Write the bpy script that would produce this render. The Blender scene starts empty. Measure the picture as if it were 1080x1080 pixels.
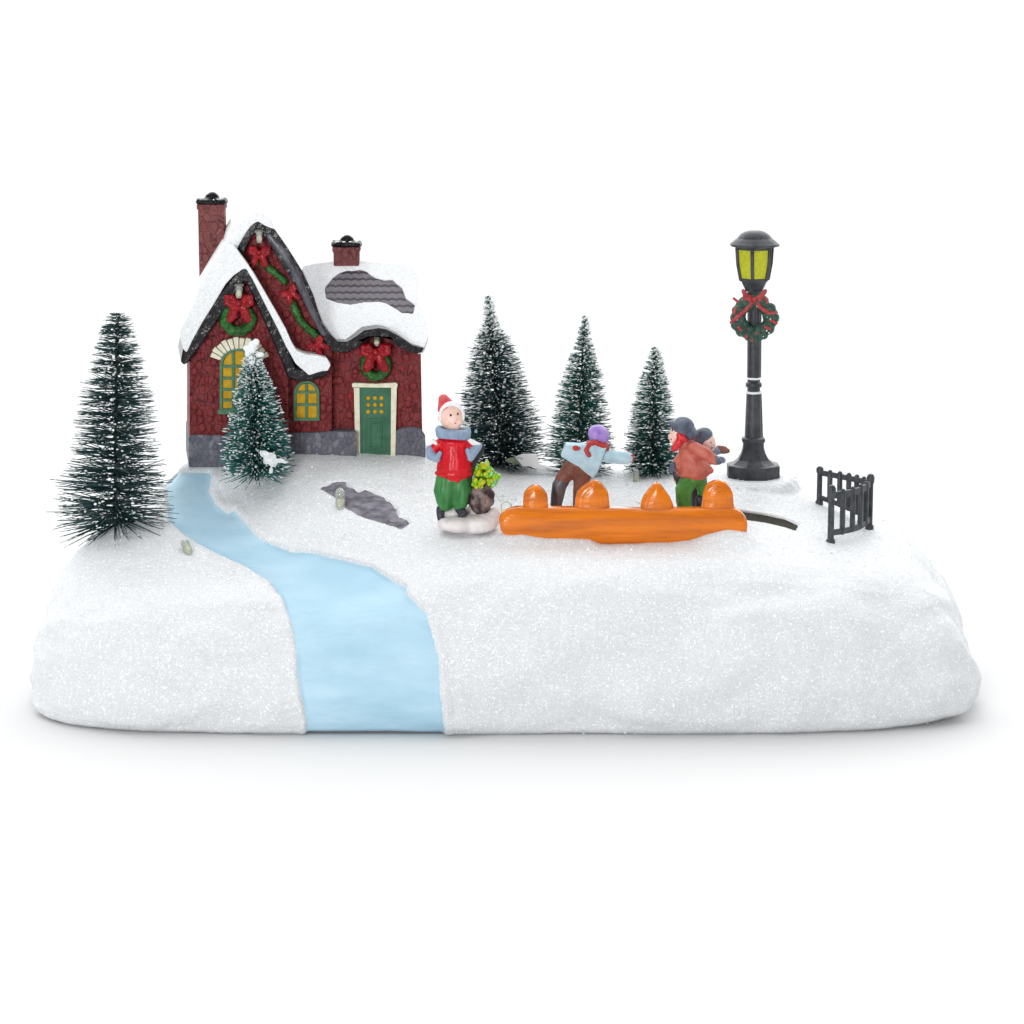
import bpy, math, random
import numpy as np
from mathutils import Vector, Matrix, noise
from mathutils.geometry import tessellate_polygon

# ---------------------------------------------------------------- units, camera
# lengths below are written in "tenths of the toy's scale": 1 unit = 0.3 mm
S = 0.0003
DIST, PITCH, ZC = 3000.0, math.radians(11), 191.5
CS, SN = math.cos(PITCH), math.sin(PITCH)
scene = bpy.context.scene
COL = scene.collection
cam_data = bpy.data.cameras.new('camera')
cam = bpy.data.objects.new('camera', cam_data); COL.objects.link(cam)
cam_data.sensor_width = 36
cam_data.lens = 36 * DIST / 1080
cam_data.clip_start = 0.01; cam_data.clip_end = 200
cam.location = (0, -DIST*CS*S, (ZC + DIST*SN)*S)
cam.rotation_euler = (math.pi/2 - PITCH, 0, 0)
scene.camera = cam

# white studio surround: a light tent, made brightest high up behind so the shadow falls forward
world = bpy.data.worlds.new('World'); scene.world = world; world.use_nodes = True
nt = world.node_tree; nt.nodes.clear()
wo = nt.nodes.new('ShaderNodeOutputWorld'); bg = nt.nodes.new('ShaderNodeBackground')
tc = nt.nodes.new('ShaderNodeTexCoord'); sp = nt.nodes.new('ShaderNodeSeparateXYZ')
mr = nt.nodes.new('ShaderNodeMapRange')
dt = nt.nodes.new('ShaderNodeVectorMath'); dt.operation = 'DOT_PRODUCT'
nt.links.new(tc.outputs['Generated'], dt.inputs[0]); dt.inputs[1].default_value = (0, 0.80, 0.60)
nt.links.new(dt.outputs['Value'], mr.inputs['Value'])
mr.inputs['From Min'].default_value = 0.1; mr.inputs['From Max'].default_value = 1.0
mr.inputs['To Min'].default_value = 0.27; mr.inputs['To Max'].default_value = 3.08
nt.links.new(mr.outputs[0], bg.inputs['Strength'])
bg.inputs['Color'].default_value = (0.985, 0.995, 1.0, 1)
nt.links.new(bg.outputs[0], wo.inputs[0])

def area(name, loc, target, size, power, color=(1, 1, 1)):
    d = bpy.data.lights.new(name, 'AREA'); d.shape = 'RECTANGLE'
    d.size, d.size_y = size; d.energy = power; d.color = color
    o = bpy.data.objects.new(name, d); COL.objects.link(o); o.location = loc
    o.rotation_euler = (Vector(target) - Vector(loc)).to_track_quat('-Z', 'Y').to_euler()
    return o
area('softbox', (-0.40, -1.35, 0.26), (0, 0, 0.05), (0.30, 0.30), 9.1)
area('overhead_fill', (-0.05, -0.30, 0.80), (-0.03, 0.02, 0.05), (0.35, 0.25), 0.35)  # fill lamp added to brighten the snow in front of the cottage

vs = scene.view_settings
scene.display_settings.display_device = 'sRGB'
vs.view_transform = 'Standard'; vs.look = 'None'; vs.exposure = 0; vs.gamma = 1
vs.use_curve_mapping = False
scene.render.engine = 'CYCLES'
scene.cycles.use_denoising = True
scene.cycles.max_bounces = 6; scene.cycles.diffuse_bounces = 4
scene.render.film_transparent = False

# ---------------------------------------------------------------- coordinates
def P(px, py, Y):
    """point at depth Y that the photograph shows at (px, py)"""
    V = 540 - py
    z = (V*(DIST + Y*CS) - Y*SN*DIST) / (CS*DIST + V*SN)
    d = DIST + Y*CS - z*SN
    return Vector(((px-540)*d/DIST, Y, z + ZC))

def proj(X, Y, Z):
    z = Z - ZC
    d = DIST + Y*CS - z*SN
    return 540 + X*DIST/d, 540 - (Y*SN + z*CS)*DIST/d

# ---------------------------------------------------------------- materials
def mat(name, col, rough=0.5, col2=None, nscale=0.05, bump=0.0, bscale=0.3, spec=0.28,
        metallic=0.0, coat=0.0, stretch=(1, 1, 1), detail=3, trans=0.0, spread=(0.35, 0.65)):
    m = bpy.data.materials.new(name); m.use_nodes = True
    n = m.node_tree; b = n.nodes['Principled BSDF']
    b.inputs['Base Color'].default_value = (*col, 1)
    b.inputs['Roughness'].default_value = rough
    b.inputs['Metallic'].default_value = metallic
    b.inputs['Specular IOR Level'].default_value = spec
    b.inputs['Coat Weight'].default_value = coat*0.2
    b.inputs['Coat Roughness'].default_value = 0.15
    b.inputs['Transmission Weight'].default_value = trans
    t = n.nodes.new('ShaderNodeTexCoord'); mp = n.nodes.new('ShaderNodeMapping')
    mp.inputs['Scale'].default_value = [s/S for s in stretch]
    n.links.new(t.outputs['Object'], mp.inputs[0])
    if col2 is not None:
        no = n.nodes.new('ShaderNodeTexNoise'); no.inputs['Scale'].default_value = nscale
        no.inputs['Detail'].default_value = detail
        r = n.nodes.new('ShaderNodeMapRange')
        r.inputs['From Min'].default_value, r.inputs['From Max'].default_value = spread
        mx = n.nodes.new('ShaderNodeMix'); mx.data_type = 'RGBA'
        n.links.new(mp.outputs[0], no.inputs['Vector']); n.links.new(no.outputs[0], r.inputs['Value'])
        n.links.new(r.outputs[0], mx.inputs['Factor'])
        mx.inputs['A'].default_value = (*col, 1); mx.inputs['B'].default_value = (*col2, 1)
        n.links.new(mx.outputs['Result'], b.inputs['Base Color'])
    if bump:
        no = n.nodes.new('ShaderNodeTexNoise'); no.inputs['Scale'].default_value = bscale
        no.inputs['Detail'].default_value = 4
        bp = n.nodes.new('ShaderNodeBump'); bp.inputs['Distance'].default_value = bump*S
        n.links.new(mp.outputs[0], no.inputs['Vector']); n.links.new(no.outputs[0], bp.inputs['Height'])
        n.links.new(bp.outputs[0], b.inputs['Normal'])
    return m

def nodes(m):
    n = m.node_tree
    b = n.nodes['Principled BSDF']
    t = n.nodes.new('ShaderNodeTexCoord'); mp = n.nodes.new('ShaderNodeMapping')
    mp.inputs['Scale'].default_value = (1/S,)*3
    n.links.new(t.outputs['Object'], mp.inputs[0])
    return n, b, mp

def snow_mat(name, lo, hi, grain=0.55, bump=0.5, lump=0.0):
    """glitter snow: fine grains of slightly different white, some of them shiny flakes"""
    m = bpy.data.materials.new(name); m.use_nodes = True
    n, b, mp = nodes(m)
    v = n.nodes.new('ShaderNodeTexVoronoi'); v.inputs['Scale'].default_value = grain
    n.links.new(mp.outputs[0], v.inputs['Vector'])
    s = n.nodes.new('ShaderNodeSeparateColor'); n.links.new(v.outputs['Color'], s.inputs[0])
    cr = n.nodes.new('ShaderNodeValToRGB'); e = cr.color_ramp.elements
    e[0].position = 0.0; e[0].color = (*lo, 1); e[1].position = 0.9; e[1].color = (*hi, 1)
    x = e.new(0.25); x.color = (*[(p*0.45+q*0.55) for p, q in zip(lo, hi)], 1)
    x = e.new(0.955); x.color = (0.97, 0.98, 0.98, 1)
    n.links.new(s.outputs[0], cr.inputs[0]); n.links.new(cr.outputs[0], b.inputs['Base Color'])
    rr = n.nodes.new('ShaderNodeMapRange'); rr.inputs['From Min'].default_value = 0.87
    rr.inputs['From Max'].default_value = 0.95; rr.inputs['To Min'].default_value = 0.7
    rr.inputs['To Max'].default_value = 0.18
    n.links.new(s.outputs[1], rr.inputs['Value']); n.links.new(rr.outputs[0], b.inputs['Roughness'])
    no = n.nodes.new('ShaderNodeTexNoise'); no.inputs['Scale'].default_value = 0.35
    no.inputs['Detail'].default_value = 4; n.links.new(mp.outputs[0], no.inputs['Vector'])
    ad = n.nodes.new('ShaderNodeMath'); ad.operation = 'MULTIPLY_ADD'
    n.links.new(s.outputs[2], ad.inputs[0]); ad.inputs[1].default_value = 0.35
    n.links.new(no.outputs[0], ad.inputs[2])
    bp = n.nodes.new('ShaderNodeBump'); bp.inputs['Distance'].default_value = bump*S
    n.links.new(ad.outputs[0], bp.inputs['Height']); n.links.new(bp.outputs[0], b.inputs['Normal'])
    return m

def stone_mat(name, groove, c1, c2, c3, size=9, hot=0.85, bump=2.0, rough=0.5):
    m = bpy.data.materials.new(name); m.use_nodes = True
    n, b, mp = nodes(m)
    # warp the lattice a little so that no two stones match
    no = n.nodes.new('ShaderNodeTexNoise'); no.inputs['Scale'].default_value = 0.08
    n.links.new(mp.outputs[0], no.inputs['Vector'])
    ma = n.nodes.new('ShaderNodeVectorMath'); ma.operation = 'MULTIPLY_ADD'
    n.links.new(no.outputs['Color'], ma.inputs[0]); ma.inputs[1].default_value = (6, 2, 6)
    n.links.new(mp.outputs[0], ma.inputs[2])
    sc = n.nodes.new('ShaderNodeVectorMath'); sc.operation = 'MULTIPLY'
    n.links.new(ma.outputs[0], sc.inputs[0]); sc.inputs[1].default_value = (1.15, 0.35, 0.9)
    def vor(feat):
        v = n.nodes.new('ShaderNodeTexVoronoi'); v.feature = feat
        v.inputs['Scale'].default_value = 1/size; v.inputs['Randomness'].default_value = 0.75
        n.links.new(sc.outputs[0], v.inputs['Vector']); return v
    ve, vf = vor('DISTANCE_TO_EDGE'), vor('F1')
    s = n.nodes.new('ShaderNodeSeparateColor'); n.links.new(vf.outputs['Color'], s.inputs[0])
    cr = n.nodes.new('ShaderNodeValToRGB'); e = cr.color_ramp.elements
    e[0].color = (*c1, 1); e[1].position = hot; e[1].color = (*c2, 1)
    x = e.new(min(hot+0.06, 1)); x.color = (*c3, 1)
    n.links.new(s.outputs[0], cr.inputs[0])
    g = n.nodes.new('ShaderNodeMapRange'); g.inputs['From Min'].default_value = 0.01
    g.inputs['From Max'].default_value = 0.09; g.interpolation_type = 'SMOOTHSTEP'
    n.links.new(ve.outputs['Distance'], g.inputs['Value'])
    mx = n.nodes.new('ShaderNodeMix'); mx.data_type = 'RGBA'
    n.links.new(g.outputs[0], mx.inputs['Factor']); mx.inputs['A'].default_value = (*groove, 1)
    n.links.new(cr.outputs[0], mx.inputs['B']); n.links.new(mx.outputs['Result'], b.inputs['Base Color'])
    g2 = n.nodes.new('ShaderNodeMapRange'); g2.inputs['From Min'].default_value = 0.62; g2.inputs['From Max'].default_value = 0.28
    g2.interpolation_type = 'SMOOTHSTEP'; n.links.new(vf.outputs['Distance'], g2.inputs['Value'])
    g.inputs['From Max'].default_value = 0.07; g.inputs['From Min'].default_value = 0.0
    n2 = n.nodes.new('ShaderNodeTexNoise'); n2.inputs['Scale'].default_value = 0.5
    n.links.new(mp.outputs[0], n2.inputs['Vector'])
    ad = n.nodes.new('ShaderNodeMath'); ad.operation = 'MULTIPLY_ADD'
    n.links.new(n2.outputs[0], ad.inputs[0]); ad.inputs[1].default_value = 0.25
    n.links.new(g2.outputs[0], ad.inputs[2])
    bp = n.nodes.new('ShaderNodeBump'); bp.inputs['Distance'].default_value = bump*S
    n.links.new(ad.outputs[0], bp.inputs['Height']); n.links.new(bp.outputs[0], b.inputs['Normal'])
    b.inputs['Roughness'].default_value = rough; b.inputs['Specular IOR Level'].default_value = 0.14
    return m

def shingle_mat():
    m = bpy.data.materials.new('shingle'); m.use_nodes = True
    n, b, mp = nodes(m)
    s = n.nodes.new('ShaderNodeSeparateXYZ'); n.links.new(mp.outputs[0], s.inputs[0])
    # scalloped rows: z + small arcs along x, sawtooth
    def math_(op, a, bb=None, c=None):
        k = n.nodes.new('ShaderNodeMath'); k.operation = op
        for i, q in enumerate((a, bb, c)):
            if q is None: continue
            if isinstance(q, (int, float)): k.inputs[i].default_value = q
            else: n.links.new(q, k.inputs[i])
        return k.outputs[0]
    w = math_('ABSOLUTE', math_('SINE', math_('MULTIPLY', s.outputs['X'], math.pi/8.5)))
    z = math_('MULTIPLY_ADD', w, -1.1, s.outputs['Z'])
    f = math_('FRACT', math_('MULTIPLY', z, 1/6.6))
    r = n.nodes.new('ShaderNodeMapRange'); n.links.new(f, r.inputs['Value'])
    r.inputs['From Min'].default_value = 0.20; r.inputs['From Max'].default_value = 0.45
    no = n.nodes.new('ShaderNodeTexNoise'); no.inputs['Scale'].default_value = 0.4
    n.links.new(mp.outputs[0], no.inputs['Vector'])
    c = n.nodes.new('ShaderNodeMix'); c.data_type = 'RGBA'
    c.inputs['A'].default_value = (0.085, 0.07, 0.09, 1); c.inputs['B'].default_value = (0.20, 0.178, 0.215, 1)
    n.links.new(no.outputs[0], c.inputs['Factor'])
    mx = n.nodes.new('ShaderNodeMix'); mx.data_type = 'RGBA'
    mx.inputs['A'].default_value = (0.012, 0.008, 0.012, 1)
    n.links.new(r.outputs[0], mx.inputs['Factor']); n.links.new(c.outputs['Result'], mx.inputs['B'])
    n.links.new(mx.outputs['Result'], b.inputs['Base Color'])
    h = math_('SUBTRACT', 1.0, f)
    bp = n.nodes.new('ShaderNodeBump'); bp.inputs['Distance'].default_value = 1.2*S
    n.links.new(h, bp.inputs['Height']); n.links.new(bp.outputs[0], b.inputs['Normal'])
    b.inputs['Roughness'].default_value = 0.5
    return m

M = dict(
    paper=mat('white_sheet', (0.71, 0.71, 0.71), 0.9),
    snow=snow_mat('glitter_snow', (0.66, 0.682, 0.705), (0.765, 0.787, 0.805), grain=0.8),
    roofsnow=snow_mat('roof_snow', (0.74, 0.76, 0.78), (0.90, 0.92, 0.935), grain=0.8, bump=0.35),
    flock=mat('flock', (0.85, 0.88, 0.88), 0.8),
    river=mat('river_paint', (0.40, 0.62, 0.76), 0.5, (0.49, 0.70, 0.83), nscale=0.02, bump=3.5, bscale=0.035, stretch=(0.6, 0.8, 1.6), spec=0.3),
    rock=mat('rock_paint', (0.10, 0.095, 0.115), 0.55, (0.27, 0.26, 0.31), nscale=0.11, bump=1.5, bscale=0.25, stretch=(0.7, 1, 1.6)),
    slot=mat('slot_brown', (0.014, 0.011, 0.007), 0.8, (0.035, 0.028, 0.016), nscale=0.3),
    flake=mat('flake', (0.96, 0.98, 0.98), 0.12, (0.85, 0.97, 0.93), nscale=0.5, spec=1.0),
    wall=stone_mat('red_stone', (0.075, 0.010, 0.013), (0.195, 0.029, 0.032), (0.225, 0.036, 0.038), (0.30, 0.034, 0.040), size=9.5, hot=.93),
    brick=stone_mat('chimney_stone', (0.09, 0.028, 0.03), (0.19, 0.06, 0.06), (0.22, 0.075, 0.072), (0.23, 0.08, 0.08), size=10, rough=0.6),
    plinth=stone_mat('grey_stone', (0.085, 0.085, 0.105), (0.115, 0.115, 0.145), (0.15, 0.15, 0.185), (0.20, 0.20, 0.23), size=7, bump=0.8),
    black=mat('black_gloss', (0.004, 0.0035, 0.005), 0.16, (0.014, 0.012, 0.016), nscale=0.09, bump=1.1, bscale=0.12, spec=0.2),
    shingle=shingle_mat(),
    cream=mat('cream_paint', (0.72, 0.68, 0.50), 0.5, (0.82, 0.80, 0.66), nscale=0.15, bump=0.4),
    dgreen=mat('door_green', (0.022, 0.115, 0.058), 0.42, (0.035, 0.15, 0.08), nscale=0.12, bump=0.3),
    fgreen=mat('frame_green', (0.045, 0.15, 0.075), 0.4, (0.07, 0.20, 0.11), nscale=0.2, bump=0.3),
    yellow=mat('pane_yellow', (0.55, 0.30, 0.004), 0.4, (0.66, 0.40, 0.012), nscale=0.15, bump=0.3, spec=.1),
    garland=mat('garland_green', (0.008, 0.06, 0.01), 0.25, (0.03, 0.16, 0.025), nscale=0.25, bump=1.2, bscale=0.45, coat=0.5),
    red=mat('bow_red', (0.20, 0.002, 0.007), 0.22, (0.36, 0.007, 0.014), nscale=0.2, bump=0.7, bscale=0.35, coat=0.6),
    glass=mat('bulb_glass', (0.88, 0.92, 0.86), 0.10, trans=0.74, spec=0.6),
    core=mat('bulb_core', (0.78, 0.76, 0.42), 0.35),
    wire=mat('bulb_wire', (0.35, 0.33, 0.30), 0.3, metallic=0.9),
    orange=mat('orange_paint', (0.76, 0.19, 0.002), 0.22, (0.46, 0.11, 0.012), nscale=0.05, bump=2.4, bscale=0.09, stretch=(0.22, 1, 2.0), coat=1.8, spread=(0.42, 0.72), detail=5, spec=.25),
    iron=mat('iron_paint', (0.032, 0.036, 0.042), 0.42, (0.07, 0.075, 0.085), nscale=0.12, bump=0.5, bscale=0.3),
    lamp=mat('lamp_paint', (0.030, 0.034, 0.040), 0.42, (0.065, 0.07, 0.08), nscale=0.08, bump=0.6, bscale=0.2),
    lampglass=mat('lamp_pane', (0.42, 0.45, 0.015), 0.4, (0.52, 0.54, 0.03), nscale=0.3, bump=0.4),
    skin=mat('skin_paint', (0.80, 0.52, 0.42), 0.45, (0.86, 0.62, 0.55), nscale=0.12, bump=0.3),
    jred=mat('jacket_red', (0.52, 0.002, 0.008), 0.3, (0.64, 0.006, 0.02), nscale=0.12, bump=1.0, bscale=0.14, coat=0.4, stretch=(1.5, 1, 0.7)),
    hatred=mat('hat_red', (0.55, 0.04, 0.05), 0.4, (0.68, 0.12, 0.13), nscale=0.15, bump=0.6),
    fur=mat('white_fur', (0.74, 0.74, 0.76), 0.7, (0.84, 0.84, 0.85), nscale=0.2, bump=0.8, bscale=0.4),
    scarfblue=mat('scarf_blue', (0.20, 0.28, 0.40), 0.5, (0.29, 0.37, 0.48), nscale=0.12, bump=0.9, bscale=0.2),
    trogreen=mat('trouser_green', (0.022, 0.14, 0.032), 0.3, (0.06, 0.24, 0.07), nscale=0.10, bump=0.9, bscale=0.14, coat=0.4, stretch=(1.5, 1, 0.6)),
    skategreen=mat('skater_green', (0.045, 0.17, 0.03), 0.4, (0.09, 0.26, 0.05), nscale=0.10, bump=0.9, bscale=0.14),
    boot=mat('boot_black', (0.02, 0.02, 0.027), 0.35, (0.06, 0.06, 0.075), nscale=0.2, bump=0.8),
    bootgrey=mat('boot_grey', (0.03, 0.03, 0.036), 0.3, (0.16, 0.16, 0.18), nscale=0.12, bump=0.6, stretch=(1.5, 1, 0.3), coat=0.4),
    purple=mat('hat_purple', (0.27, 0.16, 0.50), 0.4, (0.40, 0.27, 0.62), nscale=0.1, bump=0.8, bscale=0.15),
    ltblue=mat('jacket_blue', (0.34, 0.52, 0.62), 0.5, (0.46, 0.63, 0.71), nscale=0.12, bump=1.2, bscale=0.16),
    brown=mat('trouser_brown', (0.13, 0.045, 0.032), 0.45, (0.21, 0.09, 0.065), nscale=0.12, bump=0.9, bscale=0.16),
    mitred=mat('mitten_red', (0.35, 0.03, 0.03), 0.4, (0.45, 0.06, 0.05), nscale=0.3),
    coral=mat('jacket_coral', (0.42, 0.085, 0.06), 0.45, (0.54, 0.16, 0.12), nscale=0.09, bump=1.2, bscale=0.15),
    navy=mat('cap_navy', (0.065, 0.08, 0.115), 0.45, (0.13, 0.15, 0.20), nscale=0.12, bump=1.0, bscale=0.2),
    glovebr=mat('glove_brown', (0.18, 0.07, 0.045), 0.45, (0.26, 0.13, 0.09), nscale=0.2),
    pinkstone=mat('stand_snow', (0.62, 0.56, 0.55), 0.6, (0.82, 0.78, 0.78), nscale=0.06, bump=1.5, bscale=0.1),
    pot=mat('pot_brown', (0.045, 0.03, 0.03), 0.4, (0.26, 0.19, 0.175), nscale=0.10, bump=1.5, bscale=0.18, spread=(0.42, 0.62)),
    bead1=mat('bead_green', (0.22, 0.52, 0.02), 0.2, coat=0.8), bead2=mat('bead_yellow', (0.50, 0.52, 0.01), 0.2, coat=0.8),
    bead3=mat('bead_mint', (0.26, 0.62, 0.36), 0.2, coat=0.8),
    shovel=mat('stick_black', (0.02, 0.02, 0.02), 0.4),
    plate=mat('white_plastic', (0.86, 0.88, 0.90), 0.4), olive=mat('olive_card', (0.30, 0.36, 0.22), 0.6),
    ink=mat('paint_dark', (0.015, 0.01, 0.015), 0.3), lip=mat('paint_lip', (0.50, 0.02, 0.04), 0.3),
)

# ---------------------------------------------------------------- mesh builder
ORG = {}
def tag(o, label=None, cat=None, group=None, kind=None):
    if label: o['label'] = label
    if cat: o['category'] = cat
    if group: o['group'] = group
    if kind: o['kind'] = kind
    return o

def thing(name, label, cat, at, group=None):
    o = bpy.data.objects.new(name, None); COL.objects.link(o)
    o.empty_display_size = 0.005
    o.location = Vector(at)*S; ORG[o.name] = Vector(at)
    return tag(o, label, cat, group)

class MB:
    def __init__(s): s.v, s.f = [], []
    def add(s, v, f):
        k = len(s.v); s.v += [Vector(q) for q in v]; s.f += [tuple(i+k for i in q) for q in f]; return s
    def box(s, c, d, R=None):
        c = Vector(c); v = []
        for x in (-.5, .5):
            for y in (-.5, .5):
                for z in (-.5, .5):
                    q = Vector((x*d[0], y*d[1], z*d[2]))
                    v.append(c + (R @ q if R else q))
        return s.add(v, [(0, 1, 3, 2), (4, 6, 7, 5), (0, 4, 5, 1), (2, 3, 7, 6), (0, 2, 6, 4), (1, 5, 7, 3)])
    def ball(s, c, r, R=None, seg=16, rings=10):
        if isinstance(r, (int, float)): r = (r, r, r)
        c = Vector(c); v = []; f = []
        v.append(Vector((0, 0, 1)))
        for i in range(1, rings):
            a = math.pi*i/rings
            for j in range(seg):
                t = 2*math.pi*j/seg
                v.append(Vector((math.sin(a)*math.cos(t), math.sin(a)*math.sin(t), math.cos(a))))
        v.append(Vector((0, 0, -1)))
        for j in range(seg): f.append((0, 1+j, 1+(j+1) % seg))
        for i in range(rings-2):
            for j in range(seg):
                a0 = 1+i*seg
                f.append((a0+j, a0+seg+j, a0+seg+(j+1) % seg, a0+(j+1) % seg))
        l = 1+(rings-2)*seg; e = len(v)-1
        for j in range(seg): f.append((l+j, e, l+(j+1) % seg))
        out = []
        for q in v:
            q = Vector((q.x*r[0], q.y*r[1], q.z*r[2]))
            out.append(c + (R @ q if R else q))
        return s.add(out, f)
    def tube(s, pts, rad, seg=12, flat=1.0, cap=True):
        """tapered tube with rounded ends; flat squashes it in depth (y)"""
        pts = [Vector(p) for p in pts]
        if isinstance(rad, (int, float)): rad = [rad]*len(pts)
        rad = list(rad)
        if cap:
            d0 = (pts[0]-pts[1]).normalized(); d1 = (pts[-1]-pts[-2]).normalized()
            r0, r1 = rad[0], rad[-1]
            pts = [pts[0]+d0*r0*.98, pts[0]+d0*r0*.7] + pts + [pts[-1]+d1*r1*.7, pts[-1]+d1*r1*.98]
            rad = [r0*.2, r0*.71] + rad + [r1*.71, r1*.2]
        v = []; f = []; prev = None
        for i, p in enumerate(pts):
            d = (pts[min(i+1, len(pts)-1)] - pts[max(i-1, 0)]).normalized()
            if prev is None:
                u = d.orthogonal().normalized()
            else:
                u = (prev - d*prev.dot(d)).normalized()
            prev = u; w = d.cross(u)
            for j in range(seg):
                t = 2*math.pi*j/seg
                o = (u*math.cos(t)+w*math.sin(t))*rad[i]; o.y *= flat
                v.append(p+o)
        for i in range(len(pts)-1):
            for j in range(seg):
                a, b = i*seg+j, i*seg+(j+1) % seg
                f.append((a, b, b+seg, a+seg))
        f.append(tuple(range(seg-1, -1, -1))); k = (len(pts)-1)*seg
        f.append(tuple(range(k, k+seg)))
        return s.add(v, f)
    def sweep(s, pts, side, up, closed=False):
        """rectangular rail: half-width vectors side (per point) and up"""
        v = []; f = []; n = len(pts)
        for p, sd in zip(pts, side):
            p, sd = Vector(p), Vector(sd); u = Vector(up)
            v += [p-sd-u, p+sd-u, p+sd+u, p-sd+u]
        for i in range(n-1):
            for j in range(4):
                a, b = i*4+j, i*4+(j+1) % 4
                f.append((a, b, b+4, a+4))
        f += [(3, 2, 1, 0), tuple(range(4*n-4, 4*n))]
        return s.add(v, f)
    def lathe(s, c, prof, seg=16, phase=0.0, lean=None):
        """prof: (radius, z) from bottom to top about the axis through c"""
        v = []; f = []
        for i, (r, z) in enumerate(prof):
            cx, cy = (c[0], c[1]) if lean is None else lean(z)
            for j in range(seg):
                t = phase + 2*math.pi*j/seg
                v.append((cx+r*math.cos(t), cy+r*math.sin(t), z))
        for i in range(len(prof)-1):
            for j in range(seg):
                a, b = i*seg+j, i*seg+(j+1) % seg
                f.append((a, b, b+seg, a+seg))
        f.append(tuple(range(seg-1, -1, -1))); k = (len(prof)-1)*seg
        f.append(tuple(range(k, k+seg)))
        return s.add(v, f)
    def slab(s, loops, Y, back):
        """outline (list of (px,py) loops, first is outer, others holes) standing at depth Y
        (number or function of px,py) and extruded by the vector back"""
        if not isinstance(loops[0][0], (tuple, list)): loops = [loops]
        fy = Y if callable(Y) else (lambda a, b: Y)
        L = [[P(a, b, fy(a, b)) for a, b in lp] for lp in loops]
        L2 = [[Vector((q.x, 0, q.z)) for q in lp] for lp in L]
        # consistent winding
        def area2(lp): return sum(lp[i].x*lp[(i+1) % len(lp)].z-lp[(i+1) % len(lp)].x*lp[i].z for i in range(len(lp)))
        for i in range(len(L)):
            w = area2(L2[i])
            if (w < 0) == (i == 0):
                L[i].reverse(); L2[i].reverse()
        front = [q for lp in L for q in lp]; n = len(front); back = Vector(back)
        tri = tessellate_polygon([[Vector((q.x, q.z, 0)) for q in lp] for lp in L2])
        f = []
        for t in tri:
            a, b, c = (front[i] for i in t)
            cr = (b.x-a.x)*(c.z-a.z)-(b.z-a.z)*(c.x-a.x)
            if cr < 0: t = (t[0], t[2], t[1])
            # front faces -Y: ccw in x,z as seen from -Y
            f.append(tuple(t)); f.append((t[2]+n, t[1]+n, t[0]+n))
        k = 0
        for lp in L:
            m = len(lp)
            for i in range(m):
                a, b = k+i, k+(i+1) % m
                f.append((a, a+n, b+n, b))
            k += m
        return s.add(front+[q+back for q in front], f)
    def build(s, name, m, parent=None, smooth=True, bevel=0, bseg=2, remesh=0, sm=0, at=None, sub=0, angle=None):
        org = Vector(at) if at is not None else (ORG[parent.name] if parent else Vector((0, 0, 0)))
        me = bpy.data.meshes.new(name)
        me.from_pydata([(q-org)*S for q in s.v], [], s.f); me.update()
        o = bpy.data.objects.new(name, me); COL.objects.link(o)
        if parent: o.parent = parent
        else: o.location = org*S
        ORG[o.name] = org
        me.materials.append(M[m] if isinstance(m, str) else m)
        if bevel:
            b = o.modifiers.new('bevel', 'BEVEL'); b.width = bevel*S; b.segments = bseg
            b.limit_method = 'ANGLE'; b.angle_limit = math.radians(35)
        if remesh:
            r = o.modifiers.new('remesh', 'REMESH'); r.mode = 'VOXEL'; r.voxel_size = remesh*S
            r.use_smooth_shade = True
        if sm:
            k = o.modifiers.new('smooth', 'SMOOTH'); k.factor = 0.5; k.iterations = sm
        if smooth:
            me.polygons.foreach_set('use_smooth', [True]*len(me.polygons))
            if not remesh:
                me.set_sharp_from_angle(angle=math.radians(angle or 40))
        return o

# ---------------------------------------------------------------- terrain height
_ctl = [(250,487,125),(205,487,125),(400,478,150),(445,479,150),(330,482,125),
 (525,490,175),(612,497,165),(690,499,160),(795,502,122),(795,508,92),(740,504,125),(575,497,150),(480,485,160),
 (873,571,-40),(862,530,90),(916,561,20),(945,557,40),(985,584,50),(965,573,0),(842,556,-5),(800,542,18),
 (660,548,0),(600,573,-80),(760,570,-80),(490,562,-60),(560,545,0),(450,545,-10),
 (124,553,0),(170,549,25),(90,577,40),(197,588,-60),(150,590,-60),(100,618,-90),(230,612,-110),
 (210,530,90),(200,507,200),(238,563,10),(300,602,-70),(380,630,-140),(280,614,-120),(198,555,30),
 (440,592,-110),(432,620,-150),(310,583,-40),(360,592,-70),(258,553,40),(226,520,110),(170,520,120),
 (700,602,-150),(540,600,-150),(900,602,-110),(430,560,-50),(330,545,-10),(380,560,-40),(300,510,70),(860,575,-60)]
_pts = [P(*c) for c in _ctl] + [Vector((q[0], q[1], q[2]+13+.085*q[1])) for q in
 ((-370,200,165),(-200,235,195),(-100,235,198),(0,240,174),(250,240,170),(400,190,138),(-440,170,105),(-480,60,112),
  (460,120,108),(475,0,105),(440,-110,128),(-440,-120,118),(-420,120,128))]
_A = np.array([[p.x/100, p.y/100] for p in _pts]); _z = np.array([p.z for p in _pts])
def _phi(r2):
    return np.where(r2 > 1e-12, 0.5*r2*np.log(np.maximum(r2, 1e-12)), 0)
_n = len(_A)
_K = _phi(((_A[:, None]-_A[None])**2).sum(-1)) + np.eye(_n)*0.02
_Q = np.hstack([np.ones((_n, 1)), _A])
_sys = np.block([[_K, _Q], [_Q.T, np.zeros((3, 3))]])
_w = np.linalg.solve(_sys, np.concatenate([_z, np.zeros(3)]))
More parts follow.
